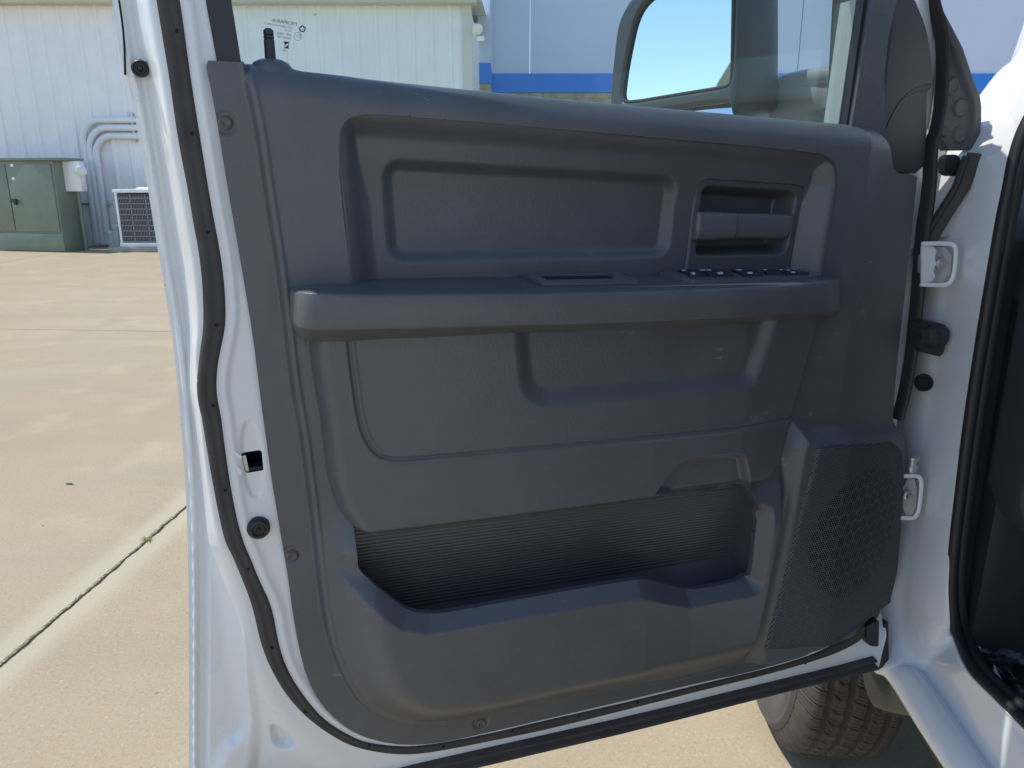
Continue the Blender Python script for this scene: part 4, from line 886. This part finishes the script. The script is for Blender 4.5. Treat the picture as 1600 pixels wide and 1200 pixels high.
def film_glints(t, b, tc):
    k = NB(t); base = b.inputs['Base Color'].links[0].from_socket; n = k.noise(tc.outputs['Object'], 9, 5, .65, 1.5)
    t.links.new(k.mix(k.m('MULTIPLY', k.sm(n, .53, .66), .6), base, (.34, .35, .38)), b.inputs['Base Color'])  # pale patches: glints of the plastic film painted into the carpet colour
M_film = mat('film_glint_carpet', (.012, .013, .017), .28, bump=[(14, 1., .03), (40, .6, .01)], var=(12, .3), extra=film_glints)
_sf = np.array([(r_[2]-skx)@FW for r_ in RW[14:]][::-1]); _sl = np.array([(r_[2]-skx)@LF for r_ in RW[14:]][::-1])
def SLF(f): return float(np.interp(f, _sf, _sl))
print('seal l', _sf, _sl)
rows = []
_cx = [(820,1497),(860,1486),(908,1484),(965,1491),(996,1500),(1048,1524),(1092,1566),(1138,1612),(1190,1662),(1236,1710),(1320,1800)]
for i in range(46):
    y = 820+i*11; x0 = np.interp(y, [c[0] for c in _cx], [c[1] for c in _cx])+4
    rows.append([Z(x0+j*9+.25*j*j, y, zK-.012*min(1, j/3)+.007*math.sin(i*.9+j*1.3)*math.sin(j*.7-i*.3)+RNG.uniform(-.004, .004)*min(1, j/2)) for j in range(34)])
loft('floor_carpet', rows, M_film, truck, 3, 2)

# --- front wheel
TR, TW = .405, .235; WX = -LF; wax = LF
wc = Z(1293, 1183, 0.)
wheel = empty('wheel', tuple(WC)); wheel.location = Vector(WC)-truck.location; wheel.parent = truck
M_tyre = mat('dusty_tyre_rubber', (.072, .062, .052), .78, bump=[(140, .4, .001)], var=(25, .25))
M_sidew = mat('dusty_sidewall_rubber', (.062, .062, .064), .55, bump=[(80, .2, .001)], var=(10, .2))
wcen = W(1296, 900, 1.76)+LF*.034; wcen = np.array([wcen[0], 1.765, TR-.004])
wheel.location = Vector(wcen)-truck.location
nA, nW = 2400, 110
aa = np.linspace(0, 2*math.pi, nA, endpoint=False); ww = np.linspace(-TW/2, TW/2, nW)
A_, W_ = np.meshgrid(aa, ww, indexing='ij'); arc = A_*TR
gr_w = [-.064, -.022, .021, .063]; prof_r = TR-.004*(W_/.1)**2-.046*np.clip((np.abs(W_)-.083)/.0345, 0, 1)**1.8
dep = np.zeros_like(W_)
for g_ in gr_w: dep = np.maximum(dep, S((.0078-np.abs(W_-g_+.0012*np.sin(arc/.037*2*math.pi)))/.0025))
edges = [-1]+gr_w+[1]; npitch = 62; pit = 2*math.pi*TR/npitch
for k in range(5):
    msk = (W_ >= edges[k]) & (W_ < edges[k+1]); wc_ = (max(edges[k], -.117)+min(edges[k+1], .117))/2; x = W_-wc_
    off = [.10*x, -.55*np.abs(x)+.0, .45*x, -.55*np.abs(x), .10*x][k]+k*.013
    if k in (1, 3): off = .006*np.abs(((x/.021)+1) % 2-1)*2+.25*x+k*.011
    ph = (arc+off) % pit; l = np.minimum(ph, pit-ph); dep = np.maximum(dep, (.9 if k in (0, 4) else .62)*S(((.0026 if k in (0, 4) else .0021)-l)/.0014)*msk)
    for fr_ in (.28, .52, .76):
        z_ = .0018*np.abs((((x+fr_)/.006)) % 2-1); ph = (arc+off*.6+z_-fr_*pit) % pit; l = np.minimum(ph, pit-ph); dep = np.maximum(dep, 0.28*S((.0010-l)/.0008)*msk)
R_ = prof_r-.0125*dep
def wheel_pt(r, a, w): return wcen+np.outer((r*np.cos(a)).ravel(), FW)+np.outer((r*np.sin(a)).ravel(), [0, 0, 1])+np.outer(np.broadcast_to(w, a.shape).ravel(), LF)
Vt = wheel_pt(R_, A_, W_); Ft = [[i*nW+j, ((i+1) % nA)*nW+j, ((i+1) % nA)*nW+j+1, i*nW+j+1] for i in range(nA) for j in range(nW-1)]
swp_ = [(TR-.050, TW/2+.0003), (TR-.056, TW/2+.003), (TR-.060, TW/2+.0072), (TR-.065, TW/2+.0078), (TR-.069, TW/2+.0058), (TR-.075, TW/2+.008), (TR-.105, TW/2+.006), (TR-.135, TW/2-.004), (TR-.160, TW/2-.016)]
nS = 180; sa = np.linspace(0, 2*math.pi, nS, endpoint=False); k0 = len(Vt); VS = []; FS = []
for sgn in (1, -1):
    b0 = k0+len(VS)*1
    rows_ = [wheel_pt(np.full(nS, r), sa, sgn*w) for r, w in swp_]; base_i = k0+sum(len(v) for v in VS); VS += rows_
    FS += [[base_i+i*nS+j, base_i+i*nS+(j+1) % nS, base_i+(i+1)*nS+(j+1) % nS, base_i+(i+1)*nS+j] for i in range(len(rows_)-1) for j in range(nS)]
ty = link('tyre', np.vstack([Vt]+VS), Ft+FS, [M_tyre, M_sidew], wheel); ty.data.polygons.foreach_set('material_index', [0]*len(Ft)+[1]*len(FS)); ty.data.update()
rm_ = MB(); rm_.lathe(wcen, LF, [(.09, .246), (.118, .252), (.122, .246), (.10, .235), (.06, .215), (.055, .12), (.075, .10), (.085, .06), (.10, .055), (.10, .02)], 48)
for k in range(8):
    q = k*math.pi/4; c = wcen+FW*.085*math.cos(q)+np.array([0, 0, .085*math.sin(q)])+LF*.07; rm_.lathe(c, LF, [(-.01, .012), (.02, .011), (.028, .006)], 8)
rm_.build('rim', M_steel, wheel)
# mud guard flap between tyre and sill
gd = [[W(1344, 1020, 1.36), W(1362, 1018, 1.35), W(1385, 1015, 1.33), W(1405, 1010, 1.31)], [W(1348, 1055, 1.36), W(1365, 1054, 1.345), W(1388, 1055, 1.33), W(1410, 1060, 1.31)], [W(1355, 1084, 1.36), W(1374, 1086, 1.345), W(1396, 1092, 1.33), W(1420, 1095, 1.31)], [W(1365, 1103, 1.36), W(1382, 1111, 1.35), W(1404, 1117, 1.335), W(1425, 1119, 1.31)], [W(1372, 1109, 1.38), W(1387, 1116, 1.375), W(1406, 1120, 1.36), W(1426, 1121, 1.33)]]
gd = np.array(gd); gd += [0, 0, 0]
loft('mud_guard', gd, mat('glossy_grey_guard', (.06, .065, .06), .22, coat=.4, bump=[(20, .25, .01), (120, .2, .002)]), truck, 5, 5)

# tan hall far to the left, seen in the mirror
rr = ray(1119, 133); w0 = None
t_ = ((MP.p-C0)@mn)/(rr@mn); hit = C0+rr*t_; rd = rr-2*(rr@mn)*mn
tb = hit+rd*(58/np.linalg.norm(rd[:2])); dirh = rd/np.linalg.norm(rd[:2]); side = np.array([-dirh[1], dirh[0], 0])
M_tan = mat('tan_metal_siding', (.50, .46, .30), .6, var=(2, .1))
hall = empty('tan_hall', (tb[0], tb[1], 0)); props(hall, 'tan gabled roof end reflected low in the side mirror', 'building')
b0 = np.array([tb[0], tb[1], 0]); zz = tb[2]; best = None
for sgn in (1, -1):
    pass
rr2 = ray(1140, 133); t2 = ((MP.p-C0)@mn)/(rr2@mn); rd2 = rr2-2*(rr2@mn)*mn; sg = np.sign((rd2-rd)@side)
pk_ = b0+side*sg*5.0
V = [b0+[0, 0, 0], b0+[0, 0, zz], b0+side*sg*2.4+[0, 0, zz+4.2], b0+side*sg*4.8+[0, 0, zz], b0+side*sg*4.8]; V2 = [v+dirh*14 for v in V]
link('hall_wall', V+V2, [[0, 1, 2, 3, 4], [9, 8, 7, 6, 5], [1, 6, 7, 2], [2, 7, 8, 3], [0, 5, 6, 1], [4, 3, 8, 9]], M_tan, hall, smooth=False)
